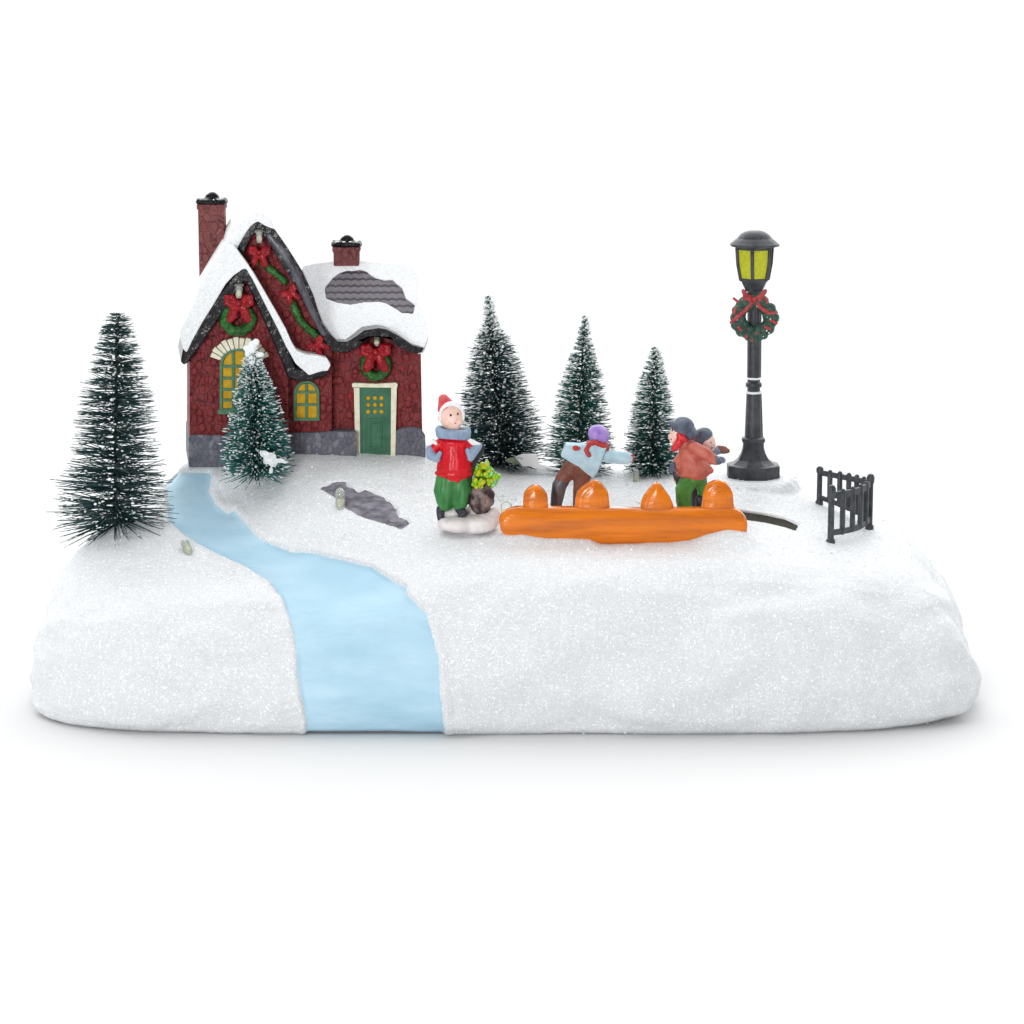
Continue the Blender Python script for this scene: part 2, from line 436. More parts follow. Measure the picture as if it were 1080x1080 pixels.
def H(X, Y):
    X = np.asarray(X, float); Y = np.asarray(Y, float); sh = X.shape
    B = np.stack([X.ravel()/100, Y.ravel()/100], 1); out = np.empty(len(B))
    for i in range(0, len(B), 20000):
        b = B[i:i+20000]
        out[i:i+20000] = _phi(((b[:, None]-_A[None])**2).sum(-1)) @ _w[:_n] + _w[_n] + b @ _w[_n+1:]
    return out.reshape(sh)
def Hs(x, y): return float(H([x], [y])[0])

def G(px, py, y0=-170, y1=230):
    """the point of the ground seen at (px, py)"""
    ys = np.linspace(y0, y1, 200); q = [P(px, py, y) for y in ys]
    h = H([v.x for v in q], ys)
    for v, hh in zip(q, h):
        if v.z <= hh: return v
    return q[-1]
def sdf(poly, px, py):
    """signed distance in px, positive inside"""
    poly = np.array(poly, float); d = np.full(px.shape, 1e9); ins = np.zeros(px.shape, bool)
    for i in range(len(poly)):
        a, b = poly[i], poly[(i+1) % len(poly)]
        e = b-a; wx, wy = px-a[0], py-a[1]
        t = np.clip((wx*e[0]+wy*e[1])/(e @ e), 0, 1)
        d = np.minimum(d, np.hypot(wx-e[0]*t, wy-e[1]*t))
        c = ((a[1] > py) != (b[1] > py))
        with np.errstate(divide='ignore', invalid='ignore'):
            xx = a[0] + (py-a[1])*e[0]/(e[1] if e[1] != 0 else 1e-9)
        ins ^= c & (px < xx)
    return np.where(ins, d, -d)

RIVER = [(172,498),(175,507),(179,548),(198,566),(225,581),(258,596),(284,612),(299,631),(307,655),(312,681),(314,711),(317,732),(323,758),(325,790),
 (469,790),(468,773),(464,732),(462,693),(456,670),(449,646),(427,625),(428,619),(415,612),(391,597),(361,590),(326,582),(308,582),(293,576),(275,569),(258,552),(246,538),(240,541),(227,532),(221,518),(222,498)]
ROCK = [(339,514),(352,508.5),(364,508),(367,513),(375.5,517),(384,516),(395,520),(407,525.5),(417,534),(419,545),(432,550),(423,556),(402,549),(389,545.5),(378.5,542),(367,534.5),(352,522)]
SLOT = [(700,536),(781,538.7),(806.5,542.6),(828,547),(841,553),(838,558),(830,555),(806.5,549.5),(789,547),(700,545)]

def smooth01(x): x = np.clip(x, 0, 1); return x*x*(3-2*x)

# ---------------------------------------------------------------- tabletop and base
t = MB().box((0, 45000, -10), (90000, 110000, 20)).build('tabletop', 'paper', smooth=False)
tag(t, 'seamless white sheet the snowy display base stands on', 'tabletop', kind='structure')

LEV = np.array([  # frac, left px, right px, front Y
 (0.00,50,992,-184),(0.03,43,1007,-189),(0.10,37,1022,-193),(0.20,39,1028,-195),(0.35,44,1029,-195),(0.50,48,1023,-191),(0.65,50,1014,-185),
 (0.78,54,1003,-176),(0.87,60,992,-165),(0.94,69,979,-152),(0.98,80,966,-139),(1.0,92,954,-126)])
NA, NEXP = 1150, 5.2
fr = np.concatenate([np.linspace(0, 0.9, 66, endpoint=False), np.linspace(0.9, 1.0, 16)])
th = np.linspace(0, 2*math.pi, 40001)[:-1]
def sup(th, n=NEXP):
    c, s_ = np.cos(th), np.sin(th)
    return np.sign(c)*np.abs(c)**(2/n), np.sign(s_)*np.abs(s_)**(2/n)
ux, uy = sup(th)
al = np.concatenate([[0], np.cumsum(np.hypot(np.diff(ux*500), np.diff(uy*220)))])
TH = np.interp(np.linspace(0, al[-1], NA, endpoint=False), al, th)
ux, uy = sup(TH)
rings = []
for f_ in fr:
    l, r, fy = (np.interp(f_, LEV[:, 0], LEV[:, k]) for k in (1, 2, 3))
    by = 252 - (192+fy)*-0.6
    by = 252 + (-195-fy)*1.0
    cx, ax, cy, ay = (l+r)/2-540, (r-l)/2, (fy+by)/2, (by-fy)/2
    rings.append((cx+ux*ax, cy+uy*ay, f_))
top = rings[-1]
cx0, cy0 = -20.0, 40.0
NI = 175
inner = [(cx0+(top[0]-cx0)*k, cy0+(top[1]-cy0)*k, 1.0) for k in (1-np.linspace(0, 1, NI+1)[1:]*0.995)]
allr = rings+inner
GX = np.array([r[0] for r in allr]); GY = np.array([r[1] for r in allr]); GF = np.array([r[2] for r in allr])[:, None]
HH = H(GX, GY)
GZ = HH*GF
NR = len(allr)
# soften the rim: pull the height down near the edge of the top
def normals(X, Y, Z):
    def d(a): return np.gradient(a, axis=0), (np.roll(a, -1, 1)-np.roll(a, 1, 1))/2
    (xr, xa), (yr, ya), (zr, za) = d(X), d(Y), d(Z)
    n = np.stack([ya*zr-za*yr, za*xr-xa*zr, xa*yr-ya*xr], -1)
    n /= np.linalg.norm(n, axis=-1, keepdims=True)+1e-12
    return n
NN = normals(GX, GY, GZ)
if NN[30, NA//4, 1] < 0: NN = -NN
# (uy>0 at NA/4 is the back: its outward normal has y>0)
lump = np.empty(GX.shape); fine = np.empty(GX.shape)
for i in range(NR):
    for j in range(NA):
        v = Vector((GX[i, j], GY[i, j], GZ[i, j]))
        lump[i, j] = noise.noise(Vector((v.x*.008, v.y*.011, v.z*.017)))*1.0 + noise.noise(Vector((v.x*.02+7, v.y*.027+1, v.z*.042+3)))*0.5
        fine[i, j] = noise.noise(v*0.09)*0.7+noise.noise(v*0.22)*0.35
side = smooth01((1-GF)*9 + 0.0)*smooth01(GF*8)
disp = lump*(1.8+9.5*side) + fine*(0.8+0.5*side)
px, py = proj(GX, GY, GZ)
camv = np.stack([-GX, -DIST*CS-GY, ZC+DIST*SN-GZ], -1); camv /= np.linalg.norm(camv, axis=-1, keepdims=True)
facing = (NN*camv).sum(-1) > 0.02
px, py = proj(GX+NN[..., 0]*disp, GY+NN[..., 1]*disp, GZ+NN[..., 2]*disp)
wob = fine*1.2
masks = {}
for nm, poly, dep in (('river', RIVER, 5.5), ('rock', ROCK, 4.0), ('slot', SLOT, 8.0)):
    q = sdf(poly, px, py) + (wob if nm != 'slot' else wob*0.3)
    q = np.where(facing, q, -99)
    masks[nm] = q
raw = disp.copy()
rm_ = smooth01((masks['river']+2.0)/4.5)
disp = raw*(1-.6*rm_) - 6.0*rm_
disp = disp + 1.6*np.exp(-((masks['river']+5)/5.0)**2)          # a soft lip of snow along the banks
lp = P(794.5, 501, 122)
zt = P(794.5, 507.5, 122-30.5).z; tt = smooth01((54+fine*4-np.hypot(GX-lp.x, GY-lp.y))/17)*(GF > .99)
disp = disp*(1-tt) + (zt-GZ)*tt
disp = disp - 4.5*smooth01((masks['rock']+2.2)/3)
disp = disp - 9*smooth01((masks['slot']+1.7)/2.2)
# the snow drift that covers the right end of the orange fence
dr = np.exp(-(((px-772)/26)**2+((py-573)/7)**2)); disp = disp + 8*np.where(facing, dr, 0)
# snow heaped against the foot of the orange fence
fx = np.interp(px, [515,530,551,575,605,622,634,660,726,745,765,785,800], [0,7,9,6,6,5,0,0,2,6,8,6,0])
disp = disp + np.where(facing, fx*np.exp(-((GY+76)/11.0)**2), 0)

ci, sa = np.meshgrid(np.arange(NR), np.arange(NA), indexing='ij')
def emit(name, d, keep, m, parent=None, capb=False):
    X = GX+NN[..., 0]*d; Y = GY+NN[..., 1]*d; Z = GZ+NN[..., 2]*d
    Z = np.maximum(Z, 0.0)
    V = np.stack([X, Y, Z], -1).reshape(-1, 3)
    i, j = np.meshgrid(np.arange(NR-1), np.arange(NA), indexing='ij')
    j2 = (j+1) % NA
    F = np.stack([i*NA+j, i*NA+j2, (i+1)*NA+j2, (i+1)*NA+j], -1).reshape(-1, 4)
    if keep is not None:
        kk = keep.reshape(-1)[F].any(1); F = F[kk]
        used = np.unique(F); mp = np.zeros(len(V), int); mp[used] = np.arange(len(used))
        V = V[used]; F = mp[F]
    faces = F.tolist()
    if capb:
        faces.append([k for k in range(NA)][::-1])
        faces.append([(NR-1)*NA+k for k in range(NA)])
    me = bpy.data.meshes.new(name); me.from_pydata((V*S).tolist(), [], faces); me.update()
    me.polygons.foreach_set('use_smooth', [True]*len(me.polygons))
    me.materials.append(M[m]); o = bpy.data.objects.new(name, me); COL.objects.link(o)
    if parent: o.parent = parent
    return o, V
root = thing('display_base', 'white glitter snow covered hill base with a pale blue painted river running down its front', 'display base', (0, 0, 0))
o, BV = emit('snow_ground', disp, None, 'snow', root, True)
o, _ = emit('river', raw*(1-.6*rm_)-3.2*np.maximum(rm_, .55), masks['river'] > -3, 'river', root); tag(o, 'pale blue painted river')
rk = fine*1.8 + np.abs(np.sin(px*0.11+py*0.25+lump*3))*1.0
o, _ = emit('rock', raw-2.6+rk, masks['rock'] > -2, 'rock', root); tag(o, 'bare dark grey rock patch in the snow')
o, _ = emit('slot_floor', raw-2.2, masks['slot'] > -2.6, 'slot', root); tag(o, 'dark brown curved slot cut into the snow')
ZB = GZ+NN[..., 2]*disp
def ground(x, y):
    return Hs(x, y)
# loose glitter flakes lying on the snow
rng = random.Random(5); fl = MB()
ok = facing & (masks['river'] < -3) & (masks['rock'] < -3) & (masks['slot'] < -3)
idx = np.argwhere(ok)
BVr = BV.reshape(NR, NA, 3)
w = np.clip(np.linalg.norm(np.gradient(BVr, axis=0), axis=-1), 0, 6)
pick = rng.choices(range(len(idx)), weights=w[ok], k=2600)
for k in pick:
    i, j = idx[k]; c = Vector(BVr[i, j]); n_ = Vector(NN[i, j])
    n_ = (n_ + Vector((rng.gauss(0, .5), rng.gauss(0, .5), rng.gauss(0, .5)))).normalized()
    u = n_.orthogonal().normalized(); w_ = n_.cross(u); r = rng.choice((.45, .5, .6, .75, 1.0, 1.3))
    c = c + Vector(NN[i, j])*(0.7*r+0.1)+u*rng.uniform(-1, 1)
    fl.add([c+(u*math.cos(a)+w_*math.sin(a))*r for a in [q*math.pi/3 for q in range(6)]], [tuple(range(6))])
o = fl.build('glitter_flakes', 'flake', root, smooth=False); tag(o, kind='stuff')

# ---------------------------------------------------------------- cottage
HZ = P(400, 479, 150).z
house = thing('cottage', 'red stone cottage with snow covered roofs, green door and christmas wreaths', 'house', (P(320, 480, 150).x, 150, HZ))
SK = -0.14                                                 # the cottage is turned a little, its left side shows
def bk(d): return (SK*d, d, 0)
YW, YM, YR = 120, 136, 150                                 # fronts of the left wing, the tall gable, the right wing

w = MB()
w.slab([(200,489),(200,379),(259,284),(304,386),(304,489)], YW, bk(105))
w.slab([(243,489),(243,275),(272,236),(288,248),(312,288),(328,318),(349,364),(350,372),(350,487)], YM, bk(85))
w.slab([(347,486),(347,368),(365,372),(378,364),(388,356),(399,353),(411,356),(426,365),(444,373),(446,486)], YR, bk(75))
walls = w.build('wall', 'wall', house, bevel=1.0); tag(walls, 'wall of rounded dark red stones')
f = MB()
f.slab([(199,493),(199,461),(203,459),(240,459.5),(280,459),(306,459),(306,493)], YW-4, bk(112))
f.slab([(303,490),(303,457),(330,456),(350,455),(376,455),(376,488)], YM-4, bk(85))
f.build('foundation', 'plinth', house, bevel=1.5)
f = MB(); f.slab([(416,484),(416,455),(425,451.5),(437,450),(444,452),(448.5,459),(449,470),(449,484)], YR-5, bk(78))
f.slab([(374,484),(374,456),(378,456),(378,484)], YR-5, bk(78))
f.build('foundation', 'plinth', house, bevel=1.5)

# roof boards under the snow
tr = MB()
tr.slab([(190.5,381.5),(193,368),(222,323),(256,277),(264,281),(288,331),(301,359),(309,380),(312,389),(320,389),(325,394),(338,391),(346,386),(347,392),(343,397),(331,401),(312,402),(303,398),(299,386),(278,338),(260,298),(257,297),(228,340),(206,372),(199,382),(194,385)], YW-10, bk(118))
tr.build('bargeboard', 'black', house, bevel=1.6, bseg=3)
tr = MB()
tr.slab([(246,272),(256,250),(265,237),(272,232),(280,237),(290,242),(304,262),(319,286),(331,312),(339,340),(349,353),(356,360),(366,360.5),(376,354.5),(384,348.5),(399,346),(408,347.5),(422,355),(435,364),(447,367),(445,371.5),(438,373.5),(425,368.5),(410,358),(399,355),(388,357),(378,366),(366,371.5),(352,371),(346,366),(334,346),(324,327),(310,299),(301,286),(280,250),(272,243),(266,248),(258,264),(252,276)], YM-9, bk(30))
tr.build('bargeboard', 'black', house, bevel=1.6, bseg=3)
r = MB(); r.slab([(273,235),(280,238),(289,243),(303,264),(318,288),(330,313),(338,341),(347,353),(344,354),(334,341),(326,314),(314,291),(299,266),(286,247),(273,239)], YM-1, bk(86))
r.build('roof', 'shingle', house)
# raised grey rib on the right hand board
rb = MB(); rb.tube([P(284,249,YM-10), P(300,268,YM-10), P(310,284,YM-10), P(321,309,YM-10), P(330,330,YM-10), P(341,352,YM-10)], [3, 4.2, 4.6, 4.0, 3.6, 2.6], flat=0.4)
rb.build('roof_board', mat('slate_gloss', (0.045, 0.042, 0.055), 0.25, (0.13, 0.125, 0.15), nscale=0.08, bump=1.0, bscale=0.12, stretch=(1, 1, .4), coat=.4), house)

def roofY(a, b): return 137 + (372-b)*1.05
RS = [(318,284),(320,280),(332,277.5),(349,275.5),(379,275),(400,276),(414,277),(430,279),(437,283),(441,290),(441.5,308),(445,326),(451,343),(452,355),(448,366),(443,368.5),(435,365),(421,356),(407,348.5),(399,347.4),(386,349),(375,355.5),(366,361),(356,361),(349,353),(340,340),(334,324),(326,303)]
SH = [(342.6,303.6),(351.7,292.5),(358,288),(365.5,285),(373,285.3),(379.4,284),(386.4,286),(391,290),(396,293),(405,295.5),(414,295),(418,299),(424,303.6),(426,309),(428,314.7),(433,318),(437.5,321.7),(435.7,330.7),(430,330),(424,330),(420,327),(415.6,324.4),(408,320),(400.3,318),(385,318.5),(369.7,321),(355.8,319),(344,314.7)]
r = MB(); r.slab([(322,287),(345,281),(400,281),(432,285),(437,310),(446,350),(442,364),(420,352),(399,344),(376,350),(360,357),(350,349),(338,322)], lambda a, b: roofY(a, b)+1, (-9, 25, -26))
r.build('roof', 'shingle', house)
r = MB(); r.slab([RS, SH], lambda a, b: roofY(a, b)-5, (-1, 8, -7))
r.build('roof_snow', 'roofsnow', house, remesh=0.9, sm=5)
r = MB(); r.slab([(340,300),(352,284),(385,280),(415,288),(440,315),(441,334),(424,334),(400,322),(370,325),(340,318)], lambda a, b: roofY(a, b)-3.4, (-1, 5, -4))
r.build('roof_shingles', 'shingle', house)
# back slope and right gable closing the roof
r = MB(); a, b_ = P(330,281,roofY(0,281)), P(432,283,roofY(0,283)); c = P(446,366,150)
e0 = Vector((a.x-4, 292, HZ+95)); e1 = Vector((b_.x-4, 292, HZ+95))
r.add([a-Vector((0,0,4)), b_-Vector((0,0,4)), e1, e0, a-Vector((0,0,9)), b_-Vector((0,0,9)), e1-Vector((0,0,6)), e0-Vector((0,0,6))],
      [(0,1,2,3),(7,6,5,4),(0,4,5,1),(1,5,6,2),(2,6,7,3),(3,7,4,0)])
r.build('roof', 'shingle', house)
g = MB(); ev = P(444,373,YR); rg_ = P(432,283,roofY(0,283))
prof_ = [(YR+3, HZ+2), (YR+3, ev.z-2), (rg_.y-3, rg_.z-9), (289, HZ+93), (289, HZ+2)]
for dx in (0, -9): g.v += [Vector((ev.x-2.5+dx+SK*(y-YR), y, z)) for y, z in prof_]
g.f += [(0,1,2,3,4), (9,8,7,6,5)] + [(i, i+5, (i+1) % 5+5, (i+1) % 5) for i in range(5)]
g.build('gable_wall', 'wall', house)

# thick snow on the tall gable and on the wing
s_ = MB()
s_.slab([(222,300),(236,262),(241,246),(246,237),(253,235.5),(258,231),(263,226.5),(271,223.5),(280,226),(286,231),(289.5,242),(280,238.5),(272,233.5),(265,238),(258,248),(253,257),(248.5,266),(251,272),(256,280),(250,300)], YM-12, (-11, 78, 0))
s_.build('roof_snow', 'roofsnow', house, remesh=1.1, sm=6)
s_ = MB()
s_.slab([(190,356),(190,349),(197,334),(205,319),(209,304),(222,282),(236,259),(247,259),(255,270),(261,278),(267,287),(277,304),(292,330),(302,348),(308,362),(313,370),(322,374),(335,375.5),(345,378.5),(349,385),(346,391),(338,392),(332,394),(326,396),(319,390),(312,384),(302,366),(292,345),(279,320),(267,296),(260,284),(256,284),(246,291),(238,300),(226,320),(213,341),(203,359),(197,372),(193,368)], YW-13, (-15, 118, 0))
s_.build('roof_snow', 'roofsnow', house, remesh=1.1, sm=4)
# the dark wing roof behind the wing's snow
r = MB(); r.slab([(262,291),(282,336),(300,372),(308,386),(300,388),(284,350),(262,303)], YW-2, bk(100)); r.build('roof', 'shingle', house)

# chimneys
def chimney(x0, x1, ytop, ybot, Y, d):
    c = MB(); zt, zb = P(x0, ytop, Y).z, P(x0, ybot, Y).z
    X0, X1 = P(x0, ytop, Y).x, P(x1, ytop, Y).x
    c.box(((X0+X1)/2, Y+d/2, (zt+zb)/2), (X1-X0, d, zt-zb))
    c.box(((X0+X1)/2, Y+d/2, zt-1.5), (X1-X0+2.4, d+2.4, 6))
    o = c.build('chimney', 'brick', house, bevel=1.6, bseg=3)
    k = MB(); n = 26; R = (X1-X0)/2+2.6
    for i in range(n):
        a = 2*math.pi*i/n; ca, sa_ = math.cos(a), math.sin(a)
        m = 1/max(abs(ca), abs(sa_))**0.75
        k.ball(((X0+X1)/2+ca*m*R*.86, Y+d/2+sa_*m*(d/2+1)*.86, zt+4+rng.uniform(-.5, .5)), (3.2, 3.2, rng.uniform(2.8, 3.8)), seg=8, rings=6)
    k.ball(((X0+X1)/2, Y+d/2, zt+5), (R*.8, d/2, 4)); k.ball(((X0+X1)/2+.5, Y+d/2, zt+9), (R*.46, d*.3, 4.6))
    k.ball(((X0+X1)/2+1, Y+d/2-2, zt+11), (R*.32, d*.25, 3.6))
    k.build('chimney_cap', 'black', o, remesh=0.8, sm=1)
    q = MB()
    for i in range(13):
        a = rng.uniform(0, 6.28); q.ball(((X0+X1)/2+math.cos(a)*R*.7, Y+d/2+math.sin(a)*d*.5, zt+6.8+rng.uniform(-1, .5)), (rng.uniform(1.2, 2.6), 1.6, .8), seg=8, rings=6)
    q.build('snow_dusting', 'flock', o)
chimney(208.5, 236, 217, 320, 178, 24)
chimney(351.5, 378.5, 262, 285, 228, 20)

# windows and door
def arch(x0, x1, ytop, ybot, rise, n=10):
    pts = [(x0, ybot), (x0, ytop+rise)]
    for i in range(1, n):
        a = math.pi*i/n; pts.append(((x0+x1)/2-math.cos(a)*(x1-x0)/2, ytop+rise-math.sin(a)*rise))
    return pts + [(x1, ytop+rise), (x1, ybot)]
def window(x0, x1, ytop, ybot, rise, Y, fw, cols, bars, bw, sill=False):
    fr_ = MB(); fr_.slab([arch(x0, x1, ytop, ybot, rise), arch(x0+fw, x1-fw, ytop+fw, ybot-fw, rise-fw*.4)], Y-3.5, (0, 5, 0))
    for c in cols: fr_.slab([(c-bw, ytop+2), (c+bw, ytop+2), (c+bw, ybot-1), (c-bw, ybot-1)], Y-2.6, (0, 4, 0))
    for b in bars: fr_.slab([(x0+1, b-bw*.9), (x1-1, b-bw*.9), (x1-1, b+bw*.9), (x0+1, b+bw*.9)], Y-2.9, (0, 4, 0))
    if sill: fr_.slab([(x0-1.5, ybot-2), (x1+1.5, ybot-2), (x1+2, ybot+3), (x0-2, ybot+3)], Y-5, (0, 6, 0))
    o = fr_.build('window', 'fgreen', house, bevel=0.5)
    pn = MB(); pn.slab(arch(x0+1, x1-1, ytop+1, ybot-1, rise-1), Y-0.8, (0, 2, 0)); pn.build('pane', 'yellow', o)
window(231.5, 271, 367, 434, 17, YW, 3.2, [246, 258.5], [386.5, 399, 411, 422], 1.7, True)
window(309.5, 337, 401.5, 444, 13, YM, 3.0, [323.3], [413.8, 427], 1.5)
l = MB()   # cream arch over the large window, in wedge stones
o_, i_ = [], []
for k in range(12):
    a0, a1 = math.pi*(0.10+0.80*k/12), math.pi*(0.10+0.80*(k+1)/12)
    C = (252, 386)
    q = [(C[0]-math.cos(a)*r_*1.03, C[1]-math.sin(a)*r_*(.95 if r_ > 25 else .9)) for a, r_ in ((a0+.012, 20), (a0+.012, 31.5+k % 2*1.0), (a1-.012, 31.5+k % 2*1.0), (a1-.012, 20))]
    l.slab(q, YW-6, (0, 7, 0))
l.build('lintel', 'cream', house, bevel=1.2, bseg=3)

d = MB(); d.slab([(379,484),(379,408.5),(412.5,408.5),(412.5,484)], YR-3, (0, 4, 0))
for a in ((386.5,441,406.5,476),(388.5,443.5,404.5,473.5)):   # raised panel
    pass
door = d.build('door', 'dgreen', house, bevel=0.4)
q = MB()
for (x0, y0, x1, y1), y in (((385.5,441,407,476.5), YR-3.9), ((390,445,403,473), YR-4.5)):
    q.slab([[(x0,y0),(x1,y0),(x1,y1),(x0,y1)], [(x0+1.6,y0+1.6),(x1-1.6,y0+1.6),(x1-1.6,y1-1.6),(x0+1.6,y1-1.6)]], y, (0, 2, 0))
q.slab([(391.5,446.5),(401.5,446.5),(401.5,471.5),(391.5,471.5)], YR-3.6, (0, 2, 0))
q.slab([[(379.6,409),(412,409),(412,482),(379.6,482)], [(382,411.5),(409.6,411.5),(409.6,480),(382,480)]], YR-3.8, (0, 2, 0))
q.build('door_panel', 'dgreen', door, bevel=0.4)
q = MB()
for yy in (419.8, 427, 434.2):
    for xx in (388.4, 395.5, 402.3):
        c = P(xx, yy, YR-3.4); q.ball(c, (2.3, 1.2, 2.3), seg=10, rings=6)
q.build('door_light', 'yellow', door)
q = MB()
q.slab([(375,484),(373.2,409),(379,409),(380,484)], YR-6, (0, 8, 0))
q.slab([(412,484),(412.4,409),(418.4,409),(416.8,484)], YR-6, (0, 8, 0))
q.slab([(371.5,408.5),(371.2,405),(373,404),(396,404.8),(417,403.8),(419.3,405),(418.8,409),(396,408.8)], YR-8, (0, 10, 0))
q.build('door_frame', 'cream', house, bevel=1.0, bseg=3)

# christmas decoration
def rope(pts, rad, Y, parent, name='garland'):
    m = MB(); P3 = [P(a, b, Y) for a, b in pts]
    m.tube(P3, rad, seg=10)
    for i in range(len(P3)-1):
        n = max(int((P3[i+1]-P3[i]).length/1.6), 1)
        for k in range(n):
            c = P3[i].lerp(P3[i+1], k/n)
            m.ball(c+Vector((rng.uniform(-1, 1), rng.uniform(-1, .2), rng.uniform(-1, 1)))*rad*.5, rad*rng.uniform(.5, .75), seg=7, rings=5)
    return m.build(name, 'garland', parent, remesh=0.7, sm=1)
def bow(cx, cy, Y, s=1.0, rot=0.0, tails=True, parent=None, mt='red'):
    m = MB(); c = P(cx, cy, Y); R = Matrix.Rotation(rot, 3, 'Y')
    def q(x, z, y=0): return c + R @ (Vector((x, y, z))*s)
    for sx in (-1, 1):
        m.tube([q(sx*1.5, 0), q(sx*6, 4.6, -1), q(sx*9.5, 4.8), q(sx*9.8, -.5), q(sx*6, -2, -1), q(sx*1.5, 0)], [2.2*s, 3.6*s, 3.6*s, 3.4*s, 3.2*s, 2.2*s], seg=8, flat=.9)
        if tails:
            m.tube([q(sx*1, -1), q(sx*4.5, -7, -1), q(sx*7.2, -13.5)], [2.6*s, 4.0*s, 3.6*s], seg=8, flat=.6)
            m.tube([q(sx*.5, -1), q(sx*2.4, -6, 0), q(sx*3, -12)], [1.8*s, 2.2*s, 1.8*s], seg=8, flat=.6)
    m.ball(q(0, 0, -2), 3.1*s)
    return m.build('bow', mt, parent, remesh=0.6, sm=1)
def bulb(cx, cy, Y, parent=None, s=1.0, tilt=(0, -0.6, -0.8), label=None, wire=True):
    c = P(cx, cy, Y) if parent else G(cx, cy+4)+Vector((0, -2, 3.5)); d = Vector(tilt).normalized()
    if parent is None:
        parent = thing('light_bulb', label, 'bulb', c, 'small clear bulbs set in the snow')
    g = MB(); g.tube([c-d*4.5*s, c+d*3.5*s], [3.3*s, 3.5*s], seg=14)
    g.tube([c-d*4.5*s, c-d*7*s], [3.7*s, 3.6*s], seg=14)
    gb = g.build('light_bulb' if parent is house else 'glass', 'glass', parent)
    k = MB(); k.tube([c-d*2.5*s, c+d*1.6*s], [1.5*s, 1.9*s], seg=8)
    k.build('core', 'core', gb if parent is house else parent)
    if wire:
        u = d.orthogonal().normalized()
        k = MB(); k.tube([c-d*7*s+u*1.2*s, c-d*2*s+u*1.6*s], .45*s, seg=6); k.tube([c-d*7*s-u*1.2*s, c-d*3*s-u*1.6*s], .45*s, seg=6)
        k.build('wire', 'wire', gb if parent is house else parent)
    return gb
YG = YM-5
rope([(262,281),(268,278),(271,276)], 3.6, YG, house)
rope([(277,277),(286,285),(295,292),(300,297)], 3.9, YG, house)
rope([(308,318),(312,328),(317,339),(326,348),(334,354)], 4.2, YG, house)
rope([(258,288),(262,283),(265,279)], 3.0, YG, house)
bow(273.5, 266.5, YG-6, .95, 0.05, parent=house)
bow(305, 308, YG-6, .78, -0.55, parent=house)
bow(334, 363, YG-6, .80, -0.75, parent=house)
def wreath(cx, cy, Y, R, r, parent, flatx=1.0):
    m = MB(); c = P(cx, cy, Y)
    for k in range(64):
        a = 2*math.pi*k/64
        m.ball(c+Vector((math.cos(a)*R*flatx+rng.uniform(-1, 1), rng.uniform(-1.5, .5), math.sin(a)*R+rng.uniform(-1, 1))), r*rng.uniform(.7, 1.0), seg=8, rings=6)
    return m.build('wreath', 'garland', parent, remesh=0.7, sm=1)
wreath(251, 337, YW-6, 13.0, 6.0, house, 1.1)
bow(252, 319.5, YW-12, 1.28, 0, parent=house)
wreath(396, 385.5, YR-8, 12.0, 5.8, house)
bow(396, 371, YR-14, 1.36, 0, parent=house)
for (x, y, Y) in ((273, 250, YM-13), (252, 307, YW-15), (397, 359, YR-16)):
    m = MB(); c = P(x, y-2, Y+2); m.tube([c+Vector((-3, 2, 4)), c+Vector((3, 2, 4))], 2.4, seg=8); m.tube([c+Vector((0, 12, 0)), c+Vector((0, 2, 1))], 2, seg=8)
    m.build('lamp_bracket', 'wire', house)
bulb(273.5, 251, YM-16, house, .95, (0.05, -0.7, -0.75))
bulb(252, 309, YW-18, house, 1.0, (0, -0.75, -0.7))
bulb(397.5, 360.5, YR-19, house, .9, (0, -0.9, -0.5))
# snow line at the foot of the cottage door

